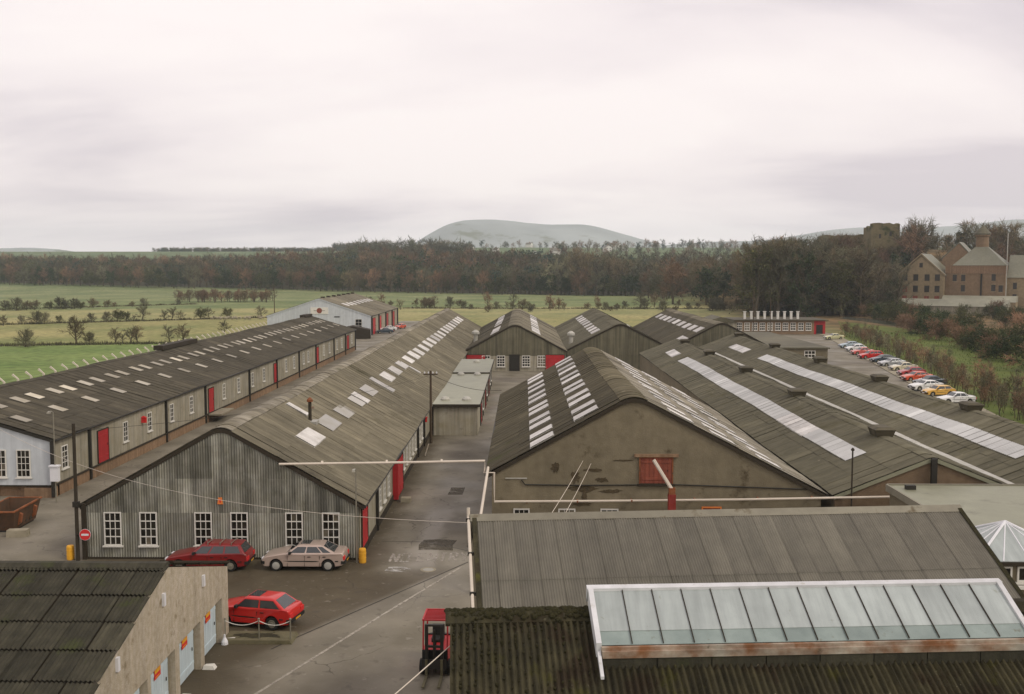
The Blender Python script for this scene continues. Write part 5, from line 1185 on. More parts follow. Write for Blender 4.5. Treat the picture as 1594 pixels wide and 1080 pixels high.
cable('stay_wire', (3.75, 54.55, 5.2), (0.95, 35.4, 6.15), 0.1, 0.014, 'cream_pipe', 'second pale stay wire beside the first on the patched gable wall')
tag(MB().tube([(0, 0, 0), (0.3, 0.0, 1.0)], 0.05, 6).build('leaning_board', 'cream_pipe', None, (-8.4, 84, 0.02)), 'pale board leaning against the lane wall before the annexe', 'board')
tag(MB().hull8([(-0.35, -0.3, 0), (0.35, -0.3, 0), (0.35, 0.3, 0), (-0.35, 0.3, 0)], [(-0.32, -0.26, 0.3), (0.33, -0.28, 0.28), (0.32, 0.27, 0.3), (-0.33, 0.26, 0.3)]).build('step_block', 'concrete', None, (-8.05, 67.2, 0.02)), 'pale concrete step at the foot of the sliding red door', 'step')

# field fence with cranked concrete posts
FP = thing('fence_post', 'pale concrete fence post with cranked top along the field edge', 'fence post', (-60.5, 121, 0), 0, 'cranked concrete posts along the field fence')
MB().box(-0.1, 0.1, -0.1, 0.1, 0, 2.75).hull8([(-0.09, -0.09, 2.75), (0.09, -0.09, 2.75), (0.09, 0.09, 2.75), (-0.09, 0.09, 2.75)], [(-0.75, -0.08, 3.2), (-0.6, -0.08, 3.38), (-0.6, 0.08, 3.38), (-0.75, 0.08, 3.2)]).build('post', 'cream_pipe', FP)
for k in range(-5, 40):
    if k: copy_tree(FP, (-60.5, 121 + 3.2 * k, 0), rng.uniform(-0.08, 0.08))
wf = thing('fence_wire', 'thin wire strands strung along the concrete posts at the field edge', 'fence', (-60.5, 105, 0))
for z in (0.4, 1.0, 1.6, 2.2, 2.7): MB().tube([(0.08, 0, z), (0.08, 140, z)], 0.012, 4).build('strand', 'steel', wf)

# ------------------------------------------------------------------ vegetation
pmat('bark', ((0.05, 0.04, 0.028), (0.1, 0.082, 0.06)), scale=3, bump=0.4, rnd=0.15)
pmat('twigs_brown', ((0.115, 0.09, 0.056), (0.19, 0.155, 0.1)), scale=0.2, bump=0, rnd=0.35, objrnd=True, big=0.2, bigscale=0.02)
pmat('twigs_grey', ((0.095, 0.094, 0.062), (0.16, 0.154, 0.106)), scale=0.2, bump=0, rnd=0.35, objrnd=True, big=0.2, bigscale=0.02)
pmat('twigs_russet', ((0.15, 0.09, 0.058), (0.235, 0.15, 0.105)), scale=0.2, bump=0, rnd=0.3, objrnd=True, big=0.2, bigscale=0.02)
pmat('leaves_dark', ((0.02, 0.035, 0.014), (0.055, 0.075, 0.03)), scale=0.25, bump=0, rnd=0.35, big=0.2, bigscale=0.03)
pmat('leaves_olive', ((0.05, 0.058, 0.02), (0.095, 0.092, 0.04)), scale=0.25, bump=0, rnd=0.3, big=0.2, bigscale=0.03)
pmat('twigs_dark', ((0.05, 0.048, 0.03), (0.09, 0.082, 0.055)), scale=0.2, bump=0)  # darker twig tone for some wood trees and the hedge bottoms
pmat('twigs_olive', ((0.075, 0.085, 0.048), (0.125, 0.13, 0.078)), scale=0.2, bump=0)
pmat('twigs_tawny', ((0.19, 0.13, 0.088), (0.27, 0.19, 0.135)), scale=0.2, bump=0)
pmat('leaves_blue', ((0.022, 0.042, 0.028), (0.05, 0.08, 0.055)), scale=0.25, bump=0)
def tree_geo(seed, h, spread, nlimb=10, ntw=10, tw_len=0.9, tw_w=0.05, trunk_r=None, low=0.25, leaf=0, leaf_s=0.35, up=0.35, lean=0.0):
    r = random.Random(seed); tb = MB(); TV = []; 
    tr = trunk_r or h * 0.022
    def rv(s=1.0): return Vector((r.gauss(0, s), r.gauss(0, s), r.gauss(0, s)))
    pts = [Vector((0, 0, -0.2))]; d = Vector((lean, 0, 1)).normalized()
    for k in range(5):
        d = (d + rv(0.07)).normalized(); pts.append(pts[-1] + d * h * 0.62 / 5)
    tb.tube(pts, tr, 6, tr * 0.4)
    def at(f):
        x = f * 5; i = min(int(x), 4); return pts[i].lerp(pts[i + 1], x - i)
    tips = []
    for k in range(nlimb):
        f = low + (1 - low) * (k + r.random()) / nlimb
        a = k * 2.4 + r.uniform(-0.5, 0.5)
        dd = Vector((math.cos(a), math.sin(a), up + 0.9 * f + r.uniform(-0.15, 0.25))).normalized()
        L_ = spread * r.uniform(0.75, 1.1) * (1.1 - 0.35 * f)
        p0 = at(f); q = [p0]
        for s in range(3):
            dd = (dd + rv(0.16) + Vector((0, 0, 0.05))).normalized(); q.append(q[-1] + dd * L_ / 3)
        tb.tube(q, tr * 0.34, 4, tr * 0.1)
        for s in range(6):
            t_ = r.uniform(0.3, 1.0); i = min(int(t_ * 3), 2); b0 = q[i].lerp(q[i + 1], t_ * 3 - i)
            d2 = (dd + rv(0.6) + Vector((0, 0, 0.15))).normalized(); l2 = L_ * r.uniform(0.28, 0.5); e_ = b0 + d2 * l2
            tb.tube([b0, b0.lerp(e_, 0.5) + rv(0.05), e_], tr * 0.12, 3, tr * 0.04)
            for w in range(ntw):
                c0 = b0.lerp(e_, r.uniform(0.15, 1.0)); d3 = (d2 + rv(0.75)).normalized()
                tips.append((c0, d3))
    for w in range(ntw * 4):
        c0 = at(r.uniform(0.85, 1.0)); tips.append((c0 + rv(0.2), (Vector((0, 0, 1)) + rv(0.6)).normalized()))
    vs = []; fs = []
    for c0, d3 in tips:
        l3 = tw_len * r.uniform(0.6, 1.4); s_ = d3.cross(rv()).normalized() * tw_w * r.uniform(0.6, 1.3)
        o = len(vs); mid = c0 + d3 * l3 * 0.5 + rv(0.06 * tw_len); e_ = c0 + d3 * l3 + rv(0.1 * tw_len)
        vs += [c0 - s_, c0 + s_, mid + s_ * 0.8, mid - s_ * 0.8, e_]
        fs += [(o, o + 1, o + 2, o + 3), (o + 3, o + 2, o + 4)]
    if leaf:
        for c0, d3 in tips:
            for k in range(leaf):
                c1 = c0 + d3 * tw_len * r.random() + rv(leaf_s * 0.9); u = rv().normalized() * leaf_s * r.uniform(0.5, 1); v = u.cross(rv()).normalized() * leaf_s * r.uniform(0.4, 0.8)
                o = len(vs); vs += [c1 - u, c1 + v * 0.6, c1 + u, c1 - v]; fs += [(o, o + 1, o + 2, o + 3)]
    cb = MB(); cb.v = [tuple(v) for v in vs]; cb.f = fs
    return tb, cb
VAR = {}
def tree_variant(key, crown_mat, **kw):
    tb, cb = tree_geo(**kw); VAR[key] = (tb.mesh('trunk', 'bark'), cb.mesh('crown', crown_mat))
for s in range(3):
    tree_variant(('bare', s), ['twigs_brown', 'twigs_grey', 'twigs_russet'][s], seed=20 + s, h=14, spread=5.2, nlimb=13, ntw=11, tw_len=1.5, tw_w=0.05, low=0.2)
    tree_variant(('bush', s), ['twigs_grey', 'twigs_brown', 'leaves_olive'][s], seed=44 + s, h=2.9, spread=1.75, nlimb=26, ntw=13, tw_len=0.42, tw_w=0.014, low=0.06, leaf=(1 if s != 1 else 0), leaf_s=0.055, trunk_r=0.1, up=0.25)
    tree_variant(('thorn', s), ['twigs_grey', 'twigs_brown', 'twigs_brown'][s], seed=60 + s, h=4.4, spread=1.9, nlimb=12, ntw=16, tw_len=0.5, tw_w=0.016, low=0.2, trunk_r=0.14, lean=0.1)
    tree_variant(('sapling', s), ['twigs_brown', 'twigs_russet', 'twigs_grey'][s], seed=80 + s, h=3.8, spread=0.6, nlimb=7, ntw=4, tw_len=0.5, tw_w=0.014, low=0.3, trunk_r=0.045, up=1.6)
for s in range(2): tree_variant(('big', s), ['twigs_brown', 'twigs_grey'][s], seed=140 + s, h=22, spread=6.6, nlimb=24, ntw=10, tw_len=1.25, tw_w=0.042, low=0.14, up=0.25)
tree_variant(('bigivy', 0), 'leaves_olive', seed=143, h=20, spread=5.2, nlimb=20, ntw=12, tw_len=1.0, tw_w=0.05, leaf=1, leaf_s=0.34, low=0.08, up=0.2)
tree_variant(('bigivy', 1), 'leaves_dark', seed=144, h=20, spread=4.6, nlimb=20, ntw=12, tw_len=1.0, tw_w=0.05, leaf=1, leaf_s=0.34, low=0.08, up=0.2)
tree_variant(('ivy', 0), 'leaves_dark', seed=101, h=13, spread=3.6, nlimb=13, ntw=8, tw_len=1.0, tw_w=0.06, leaf=2, leaf_s=0.42, low=0.12)
tree_variant(('ivy', 1), 'leaves_olive', seed=102, h=10, spread=3.8, nlimb=12, ntw=8, tw_len=1.0, tw_w=0.06, leaf=2, leaf_s=0.4, low=0.1)
tree_variant(('brush', 0), 'twigs_russet', seed=103, h=3.0, spread=2.8, nlimb=14, ntw=10, tw_len=0.8, tw_w=0.03, low=0.03, leaf=1, leaf_s=0.13, trunk_r=0.1, up=0.3)
tree_variant(('brush', 1), 'leaves_olive', seed=104, h=2.6, spread=2.8, nlimb=14, ntw=10, tw_len=0.8, tw_w=0.03, low=0.03, leaf=1, leaf_s=0.16, trunk_r=0.1, up=0.3)
tree_variant(('brush', 2), 'leaves_dark', seed=105, h=3.0, spread=2.6, nlimb=14, ntw=10, tw_len=0.8, tw_w=0.03, low=0.03, leaf=1, leaf_s=0.18, trunk_r=0.1, up=0.3)
def plant(key, name, label, cat, x, y, s, group, z=None, sz=1.0):
    o = thing(name, label, cat, (x, y, (H(x, y) if z is None else z)), rng.uniform(0, 6.28), group)
    o.scale = (s, s, s * sz)
    tr, cr = VAR[key]
    inst('trunk', tr, o); inst('crown', cr, o)
    return o
# hedgerow thorns and bushes in the left fields
hg = 'thorn bushes left from the near hedge in the field'
for (x, y, h, k, lb) in [(-101.3, 200.6, 4.6, ('bush', 0), 'wide round dark bush alone at the edge of the bright green field'), (-92.9, 205.2, 7.0, ('thorn', 1), 'tall tree with ivy wrapped trunk in the near hedge line'), (-91.3, 207.5, 3.3, ('bush', 0), 'round dark bush beside the tall ivy wrapped tree')]:
    plant(k, 'field_tree', lb, 'tree', x, y, h / (3.6 if k[0] == 'bush' else 4.4), None)
for (x, y, h, k) in [(-86.6, 209.9, 3.6, 2), (-86.2, 212.3, 2.2, 0), (-83.5, 210, 3.9, 0), (-82.1, 210, 3.9, 1), (-75.9, 212.4, 4.0, 0), (-73, 212.5, 4.3, 2), (-73.4, 243, 3.4, 0)]:
    plant(('thorn', k), 'thorn_tree', 'small bare thorn tree on the line between bright green and yellow fields', 'tree', x, y, h / 3.9, hg)
for (x, y, h) in [(-144.5, 274.5, 2.4), (-148, 273, 2.2), (-152, 272, 2.6), (-143.5, 282.9, 2.6), (-139.4, 283, 3.8), (-137.6, 284, 3.4), (-133.5, 292, 1.6), (-139.1, 296.5, 2.0), (-129.5, 296.6, 2.6), (-124.9, 296.6, 3.0), (-123.6, 301.5, 3.6), (-121.0, 301.5, 2.9), (-118.5, 301.5, 1.4), (-116.1, 301.6, 3.9), (-109.9, 303.6, 2.5), (-108.8, 306.6, 3.2), (-105.4, 304.6, 2.4), (-101.6, 311.8, 3.7), (-100.6, 317, 2.8), (-96.5, 322.7, 3.3), (-83.8, 317.3, 3.2), (-158, 270, 3.0), (-163, 268, 2.5)]:
    plant((('bush', 'thorn')[rng.random() < 0.4], rng.choice((0, 0, 2))), 'hedge_bush', 'dark bush in the broken middle hedge across the yellow field', 'bush', x, y, h / 2.9, 'bushes of the broken middle hedge')
for (x, y, h) in [(-195.5, 373.2, 3.8), (-191.4, 373.3, 4.8), (-189, 376.3, 3.8), (-187.3, 379.4, 3.9), (-183.3, 382.6, 3.3), (-180.5, 385.8, 4.6), (-178.3, 386, 3.6), (-176.4, 389, 4.0), (-174.4, 390, 3.0), (-172.6, 397.4, 4.1), (-170.5, 406, 3.1), (-169.2, 409.7, 2.1), (-161.8, 409.8, 2.4), (-158.3, 413.4, 3.5), (-151.1, 434.7, 2.2), (-202, 372, 3.6), (-209, 372, 4)]:
    plant(('bush', rng.randrange(3)), 'hedge_bush', 'small bush in the far hedge below the long wood', 'bush', x, y, h / 2.8, 'bushes of the far hedge')
r_ = random.Random(11)
cg = 'bushes in the hedge behind the far sheds'
for k in range(58):
    x = r_.uniform(-62, 105); y = 372 + (x + 40) * 0.1 + r_.uniform(-14, 22); 
    if x < -20: y += 25
    plant(('bush', r_.randrange(2)) if r_.random() < 0.75 else ('thorn', r_.randrange(3)), 'hedge_bush', 'brown bush in the rough hedge beyond the far sheds', 'bush', x, y, r_.uniform(0.6, 1.7), cg)
for (x, y, s) in [(-14, 392, 0.55), (10, 376, 0.5), (-4, 420, 0.45), (46, 392, 0.55), (72, 380, 0.5), (86, 372, 0.6), (60, 430, 0.45), (-36, 404, 0.4), (-60, 420, 0.45), (30, 405, 0.4)]:
    plant(('bare', r_.randrange(3)), 'bare_tree', 'medium bare tree rising above the rough hedge beyond the far sheds', 'tree', x, y, s, 'trees in the rough hedge')
for k in range(44):
    x = -162 + k * 1.0 + r_.uniform(-2, 2); y = 470 + r_.uniform(-10, 12)
    plant(('bare', 2 if r_.random() < 0.5 else 0), 'bare_tree', 'reddish brown tree of the small copse in the field before the long wood', 'tree', x, y, r_.uniform(0.42, 0.6), 'trees of the small field copse', sz=0.85)
# sheep
SH = thing('sheep', 'pale sheep grazing in the yellow field by the middle hedge', 'sheep', (-92, 305, 0), 0, 'sheep grazing in the yellow field')
MB().lathe([(0.1, -0.55), (0.3, -0.4), (0.36, 0), (0.33, 0.35), (0.15, 0.55)], 8, (0, 0, 0.68), 'x').tube([(0.5, 0, 0.75), (0.68, 0, 0.6), (0.85, 0, 0.35)], 0.12, 6, 0.08).tube([(0.35, 0.15, 0.5), (0.35, 0.15, 0)], 0.05, 5).tube([(0.35, -0.15, 0.5), (0.35, -0.15, 0)], 0.05, 5).tube([(-0.35, 0.15, 0.5), (-0.35, 0.15, 0)], 0.05, 5).tube([(-0.35, -0.15, 0.5), (-0.35, -0.15, 0)], 0.05, 5).build('body', 'concrete', SH)
for k in range(22): copy_tree(SH, (-98 + r_.gauss(8, 4.5), 306 + r_.gauss(2, 4), 0), r_.uniform(0, 6.28), (0.9,) * 3)

# the long wood: front trees one by one, the mass behind joined
def wood_front(x): return 700 + (x + 300) * -0.33 if x < -60 else 621 - (x + 60) * 0.42
wg = 'front trees of the long wood'; xs = -400.0; cnt = 0
while xs < 155:
    y = wood_front(xs) + r_.uniform(-6, 12); c_ = r_.random()
    if c_ < 0.52: key = ('ivy', r_.randrange(2))
    else: key = ('bare', 2 if (r_.random() < 0.5 and xs < 40) else r_.randrange(2))
    plant(key, 'wood_tree', 'bare brown tree at the front edge of the long wood across the fields' if key[0] == 'bare' else 'ivy green tree at the front edge of the long wood across the fields', 'tree', xs, y, r_.uniform(0.72, 1.1) * (1.25 if xs > -250 else 1.2), wg + (' with ivy' if key[0] == 'ivy' else ''))
    xs += r_.uniform(2.6, 5.0)
def join_trees(name, label, spots, lowkey):
    acc = {}
    for (x, y, s, key) in spots:
        a_ = r_.uniform(0, 6.28); ca, sa = math.cos(a_) * s, math.sin(a_) * s
        alt = r_.choice(ALT[key[1]])
        for me in VAR[key]:
            if me.name not in GEO:
                v = np.empty(len(me.vertices) * 3, np.float32); me.vertices.foreach_get('co', v); me.calc_loop_triangles()
                f = np.empty(len(me.loop_triangles) * 3, np.int32); me.loop_triangles.foreach_get('vertices', f)
                GEO[me.name] = (v.reshape(-1, 3), f.reshape(-1, 3))
            v, f = GEO[me.name]; mt = me.materials[0].name if me.name.startswith('trunk') else alt
            P = np.stack([v[:, 0] * ca - v[:, 1] * sa + x, v[:, 0] * sa + v[:, 1] * ca + y, v[:, 2] * s + H(x, y) - (3.2 if y > 1400 and x < -190 else 0)], 1)
            acc.setdefault(mt, []).append((P, f))
    # one mesh, material slots per kind
    VV = []; FF = []; MI = []; off = 0; mats = list(acc)
    for mi, mt in enumerate(mats):
        for P, f in acc[mt]: VV.append(P); FF.append(f + off); off += len(P); MI.append(np.full(len(f), mi, np.int32))
    me = np_mesh(name, np.concatenate(VV), np.concatenate(FF), mats[0])
    for mt in mats[1:]: me.materials.append(M[mt])
    me.polygons.foreach_set('material_index', np.concatenate(MI))
    o = stuff(inst(name, me)); o['label'] = label; o['category'] = 'wood'; return o
GEO = {}
ALT = {0: ['twigs_brown', 'twigs_dark', 'twigs_brown', 'twigs_olive'], 1: ['twigs_grey', 'twigs_dark', 'twigs_olive', 'twigs_grey'], 2: ['twigs_russet', 'twigs_tawny', 'twigs_russet', 'twigs_brown'], 3: ['leaves_dark', 'leaves_blue', 'leaves_blue', 'leaves_olive']}
for s in range(3): tree_variant(('far', s), ['twigs_brown', 'twigs_grey', 'twigs_russet'][s], seed=120 + s, h=14, spread=5.4, nlimb=9, ntw=5, tw_len=2.0, tw_w=0.1, low=0.2)
tree_variant(('far', 3), 'leaves_dark', seed=125, h=13, spread=4.0, nlimb=9, ntw=4, tw_len=1.4, tw_w=0.1, leaf=1, leaf_s=0.7, low=0.1)
spots = []
for row in range(1, 15):
    xs = -420.0 - row * 8
    while xs < 175 + row * 6:
        y = wood_front(xs) + row * 15 + r_.uniform(-6, 6); q = r_.random()
        k = 3 if q < 0.26 + 0.12 * (xs > 0) else (2 if (q < 0.66 and xs < 60 and row > 3) else r_.randrange(2))
        spots.append((xs, y, r_.uniform(0.85, 1.2) * (1.26 if xs < -200 else 1.42), ('far', k))); xs += r_.uniform(6.5, 11)
join_trees('far_wood', 'long bare winter wood rising on the slope across the valley', spots, None)
# tall individual trees standing proud of the wood
for (px_x, y, s) in [(22, 590, 1.9), (27, 596, 2.1), (32, 585, 2.2), (38, 590, 2.15), (44, 588, 2.0), (50, 592, 1.95), (57, 586, 1.85), (64, 590, 1.8), (71, 585, 1.7), (78, 588, 1.6), (87, 585, 1.5), (96, 580, 1.45), (108, 572, 1.4), (-20, 640, 1.5), (120, 560, 1.5)]:
    plant(('bare', r_.randrange(2)), 'tall_tree', 'tall bare tree standing proud of the wood right of the distant hill', 'tree', px_x, y, s, 'tall bare trees above the wood')
for (x, y, s) in [(88, 560, 1.5), (92, 566, 1.4), (99, 562, 1.3), (108, 560, 1.2), (84, 556, 1.1)]:
    plant(('ivy', 0), 'ivy_tree', 'dark ivy clad tree in the wood left of the castle hill', 'tree', x, y, s, 'ivy clad trees in the wood')
spots = []
for k in range(46): spots.append((-175 + k * 2.7 + r_.uniform(-2, 2), 1010 + r_.uniform(-15, 20), r_.uniform(1.7, 2.2), ('far', r_.randrange(2))))
for k in range(420): spots.append((-545 + k * 0.8 + r_.uniform(-3, 3), 1480 + r_.uniform(-15, 25), r_.uniform(0.6, 0.85) * (1.6 if k > 330 else 1), ('far', r_.choice((0, 1, 3)))))
for k in range(150): spots.append((40 + k * 3.2 + r_.uniform(-8, 8), 1180 + r_.uniform(-140, 140), r_.uniform(0.8, 1.3), ('far', r_.randrange(4))))
for k in range(90): spots.append((-150 + k * 10 + r_.uniform(-8, 8), 1700 + r_.uniform(-200, 200), r_.uniform(0.8, 1.3), ('far', r_.randrange(4))))
join_trees('skyline_trees', 'rows of distant trees along the skyline behind the long wood', spots, None)

# castle hill wood on the right
kg = 'trees on the castle hill'
for k in range(290):
    x = r_.uniform(60, 300); y = r_.uniform(375, 520)
    if k >= 250: x = r_.uniform(128, 172); y = r_.uniform(428, 449)
    if x < 85 and y < 420: continue
    if x > 134 and y < 398: continue
    if abs(x - 162) < 9 and abs(y - 455) < 8: continue
    if abs(x - 146) < 13 and abs(y - 462) < 4: continue
    s0 = 1.08
    if abs(x / y - 162 / 452) < 0.022 and y < 452: cap_ = 25.0
    elif abs(x / y - 146 / 460) < 0.03 and y < 460: cap_ = 30.6
    elif 0.25 < x / y < 0.43 and y >= 448: cap_ = 31.0
    else: cap_ = 99
    key = ('ivy', r_.randrange(2)) if r_.random() < 0.3 else ('bare', r_.choice((0, 0, 1, 1, 2)))
    sc_ = min(s0 * r_.uniform(1.05, 1.5) * (0.85 if y > 440 else 1.08), (16 + (cap_ - 16) * y / 455 - H(x, y)) / 12.0)
    if sc_ < 0.25: continue
    plant(key, 'hill_tree', 'bare tree on the wooded castle hill' if key[0] == 'bare' else 'green ivy covered tree on the wooded castle hill', 'tree', x, y, sc_, kg + (' with ivy' if key[0] == 'ivy' else ''))
for k in range(120):
    y = r_.uniform(326, 392); q_ = r_.uniform(0.232, 0.374) if k > 25 else r_.uniform(0.228, 0.262); x = q_ * y
    px_ = r_.uniform(360, 388) if q_ < 0.30 else (r_.uniform(370, 396) if q_ < 0.338 else r_.uniform(398, 430))
    if r_.random() < 0.3: px_ += 35
    key = ('big', r_.randrange(2)) if r_.random() < 0.7 else ('bigivy', r_.randrange(2))
    plant(key, 'hill_tree', 'bare tree at the foot of the castle hill beside the mill' if key[0] == 'big' else 'ivy covered tree at the foot of the castle hill beside the mill', 'tree', x, y, max(0.35, (16 + (417 - px_) / 1550 * y - H(x, y)) / 18.5), 'trees at the foot of the castle hill' + (' with ivy' if key[0] == 'bigivy' else ''))
bg = 'brush and scrub along the river'
for k in range(150):
    y = r_.uniform(150, 352); x = bline(y) + r_.choice((r_.uniform(20, 34), r_.uniform(46, 90)))
    if 132 < x < 215 and y > 338: continue
    if x / y > 0.62: continue
    q = r_.choice((0, 1, 1, 2, 2))
    plant(('brush', q), 'scrub_bush', ['russet brown scrub bush', 'olive green scrub bush', 'dark green scrub bush'][q] + ' on the rough ground by the river', 'bush', x, y, r_.uniform(0.7, 1.5), bg + (' russet', ' olive', ' dark')[q])
for k in range(16):
    y = r_.uniform(180, 330); x = bline(y) + r_.uniform(48, 80)
    if x / y > 0.36: continue
    plant(('bare', r_.randrange(3)), 'river_tree', 'small bare tree standing in the scrub by the river', 'tree', x, y, r_.uniform(0.35, 0.6), 'small trees in the river scrub')
for k in range(240):
    y = 84 + 160 * (k / 239) ** 1.1 + r_.uniform(-1, 1); x = bline(y) + 2.0 + abs(r_.gauss(0, 2.8))
    plant(('sapling', r_.randrange(3)), 'sapling', 'thin bare sapling planted on the bank along the car park', 'sapling', x, y, r_.uniform(0.75, 1.3), 'saplings along the car park bank')
for k in range(40):
    y = 86 + r_.uniform(0, 40); x = bline(y) + 3 + abs(r_.gauss(0, 6))
    plant(('sapling', r_.randrange(3)), 'sapling', 'thin bare sapling in the thicket at the near end of the bank', 'sapling', x, y, r_.uniform(0.9, 1.6), 'saplings in the near thicket')
# grass tufts breaking the bank and field edge
vs = []; fs = []
for k in range(9000):
    if k < 5000: y = r_.uniform(85, 250); x = bline(y) + r_.uniform(1.2, 26)
    else: y = 207 + r_.gauss(0, 1.2); x = -150 + r_.random() * 90; y += (x + 100) * 0.16
    hgt = r_.uniform(0.15, 0.5); a_ = r_.uniform(0, 3.14); dx, dy = math.cos(a_) * 0.05, math.sin(a_) * 0.05; o = len(vs); z = 0.06 if k < 5000 else 0.0
    vs += [(x - dx, y - dy, z), (x + dx, y + dy, z), (x + r_.gauss(0, 0.12), y + r_.gauss(0, 0.12), z + hgt)]; fs += [(o, o + 1, o + 2)]
b2 = MB()
for (pa, pb, n_) in (((-168, 266), (-78, 324), 4200), ((-215, 368), (-145, 440), 3600), ((-110, 203), (-66, 212), 1800), ((-60, 395), (105, 392), 5000)):
    for k in range(n_):
        t_ = r_.random(); x = pa[0] + (pb[0] - pa[0]) * t_ + r_.gauss(0, 0.5); y = pa[1] + (pb[1] - pa[1]) * t_ + r_.gauss(0, 0.9); hgt = r_.uniform(0.15, 0.75) * (0.4 + abs(math.sin(t_ * 47)))
        a_ = r_.uniform(0, 3.14); dx, dy = math.cos(a_) * 0.09, math.sin(a_) * 0.09; o = len(b2.v)
        b2.v += [(x - dx, y - dy, 0), (x + dx, y + dy, 0), (x + r_.gauss(0, 0.15), y + r_.gauss(0, 0.15), hgt)]; b2.f += [(o, o + 1, o + 2)]
o = stuff(b2.build('hedge_bottom', 'twigs_dark')); o['label'] = 'low dark tangle of grass and twigs along the old hedge lines'; o['category'] = 'hedge'
b = MB(); b.v = vs; b.f = fs; o = stuff(b.build('rough_grass', 'bank_grass')); o['label'] = 'rough grass tufts on the bank and along the field edge'; o['category'] = 'grass'

# ------------------------------------------------------------------ castle, mill, houses
CT_ = thing('castle_tower', 'ruined square stone castle tower rising above the wooded hill', 'ruin', (162, 455, H(162, 455) - 1))
zt = 36.2 - (H(162, 455) - 1)
pr = [(-6.5, 0), (6.3, 0), (6.3, zt - 0.5), (5.0, zt - 0.2), (3.4, zt - 0.7), (1.5, zt), (-1.0, zt - 0.3), (-3.0, zt), (-5.2, zt - 0.1), (-6.5, zt - 0.4)]
MB().prism(pr, 'y', -5, -3.4).build('wall', 'castle_stone', CT_)
MB().prism([(p[0] * 1.0, max(0, p[1] - (1.5 if p[1] > 0 else 0))) for p in pr], 'y', 3.4, 5).build('wall', 'castle_stone', CT_)
for sx in (-6.5, 4.7): MB().prism([(-3.39, 0), (3.39, 0), (3.39, zt - 3), (1, zt - 1.2), (-1, zt - 2.2), (-3.39, zt - 1.7)], 'x', sx, sx + 1.6).build('wall', 'castle_stone', CT_)
for (x, z) in ((-2.5, zt - 7), (2.2, zt - 6)): MB().box(x - 0.5, x + 0.5, -5.06, -5.004, z, z + 2.0).build('window', 'mill_window', CT_)
CW = thing('castle_wall', 'ruined castle curtain wall with ragged top on the wooded hill', 'ruin', (146, 462, H(146, 462) - 1))
zc = 31.2 - (H(146, 462) - 1)
MB().prism([(-10, 0), (11, 0), (11, zc), (8.5, zc + 0.3), (6, zc - 0.4), (2, zc - 0.1), (-3, zc - 0.5), (-7, zc), (-10, zc - 0.8)], 'y', -1, 1).build('wall', 'castle_stone', CW)
for x in (-6, 0, 6): MB().box(x - 0.6, x + 0.6, -1.05, -1.002, zc - 5, zc - 3).build('window', 'mill_window', CW)

ML = thing('old_mill', 'old brick and stone maltings with slate roofs and kiln tower below the castle hill', 'mill', (137.5, 368, 0), R(-31))
ML.scale = (0.94, 0.94, 1.0)
def mwin(x, z, w=1.3, h=2.0, y=-0.003, mat='mill_window', arch=True):
    o = MB().box(x - w / 2, x + w / 2, y - 0.08, y, z, z + h).build('window', mat, ML)
    MB().box(x - w / 2 - 0.2, x + w / 2 + 0.2, y - 0.12, y - 0.001, z - 0.25, z - 0.02).box(x - w / 2 - 0.2, x + w / 2 + 0.2, y - 0.12, y - 0.001, z + h + 0.02, z + h + 0.3).build('surround', 'mill_stone', o)
gw = 16.6
MB().prism([(0, 0), (gw, 0), (gw, 13.4), (gw / 2, 20.6), (0, 13.4)], 'y', 0, 22).build('wall', 'mill_stone', ML)
for s_ in (0, 1):
    p, q = ((gw / 2, 20.9), (-0.5, 13.25)) if s_ == 0 else ((gw / 2, 20.9), (gw + 0.5, 13.25))
    MB().prism([p, q, (q[0], q[1] + 0.35), (p[0], p[1] + 0.35)], 'y', -0.4, 22.3).build('roof', 'roof_slate', ML)
MB().prism([(-0.5, 13.1), (gw / 2, 20.75), (gw + 0.5, 13.1), (gw + 0.5, 13.6), (gw / 2, 21.3), (-0.5, 13.6)], 'y', -0.55, -0.41).build('verge', 'mill_stone', ML)
for fz, mt in ((11.4, 'mill_window'), (7.3, 'mill_window'), (3.6, 'door_faded')):
    for x in (2.6, 6.5, 10.6, 14.3): mwin(x, fz, 1.75, 2.3, mat=mt if not (fz == 7.3 and x < 3) else 'door_faded')
mwin(8.3, 16.2, 1.2, 1.6)
MB().prism([(12.5, 0), (24, 0), (24, 19.5), (18.5, 25.2), (12.5, 19.5)], 'y', 22.4, 36).build('rear_gable', 'mill_brick', ML)
MB().prism([(18.5, 25.4), (24.5, 19.2), (24.5, 19.6), (18.5, 25.8)], 'y', 22.2, 36.2).build('rear_roof', 'roof_slate', ML)
MB().prism([(18.5, 25.4), (12.0, 19.2), (12.0, 19.6), (18.5, 25.8)], 'y', 22.5, 36.2).build('rear_roof', 'roof_slate', ML)
MB().box(gw + 0.01, 37.4, 3, 23, 0, 14.0).build('kiln_block', 'mill_brick', ML)
MB().box(gw + 0.02, 37.6, 2.8, 23.2, 14.01, 16.9).build('cornice_band', 'brick', ML)
MB().box(29.0, 29.6, 2.7, 2.99, 0, 13.9).build('downpipe', 'dark_metal', ML)
for x, z in ((20, 11.3), (23, 11.3), (23, 7.6), (33.5, 11.5), (33.5, 7.8), (36, 7.6), (20, 3.4), (26, 3.4), (33, 3.4)): mwin(x, z, 1.4, 2.3, y=2.997)
a_, b_ = (19.0, 2.6), (37.8, 23.4)
base = [(a_[0], a_[1], 16.9), (b_[0], a_[1], 16.9), (b_[0], b_[1], 16.9), (a_[0], b_[1], 16.9)]
MB().hull8(base, [(25.9, 10.5, 23.6), (30.3, 10.5, 23.6), (30.3, 15, 23.6), (25.9, 15, 23.6)]).build('kiln_roof', 'roof_slate', ML)
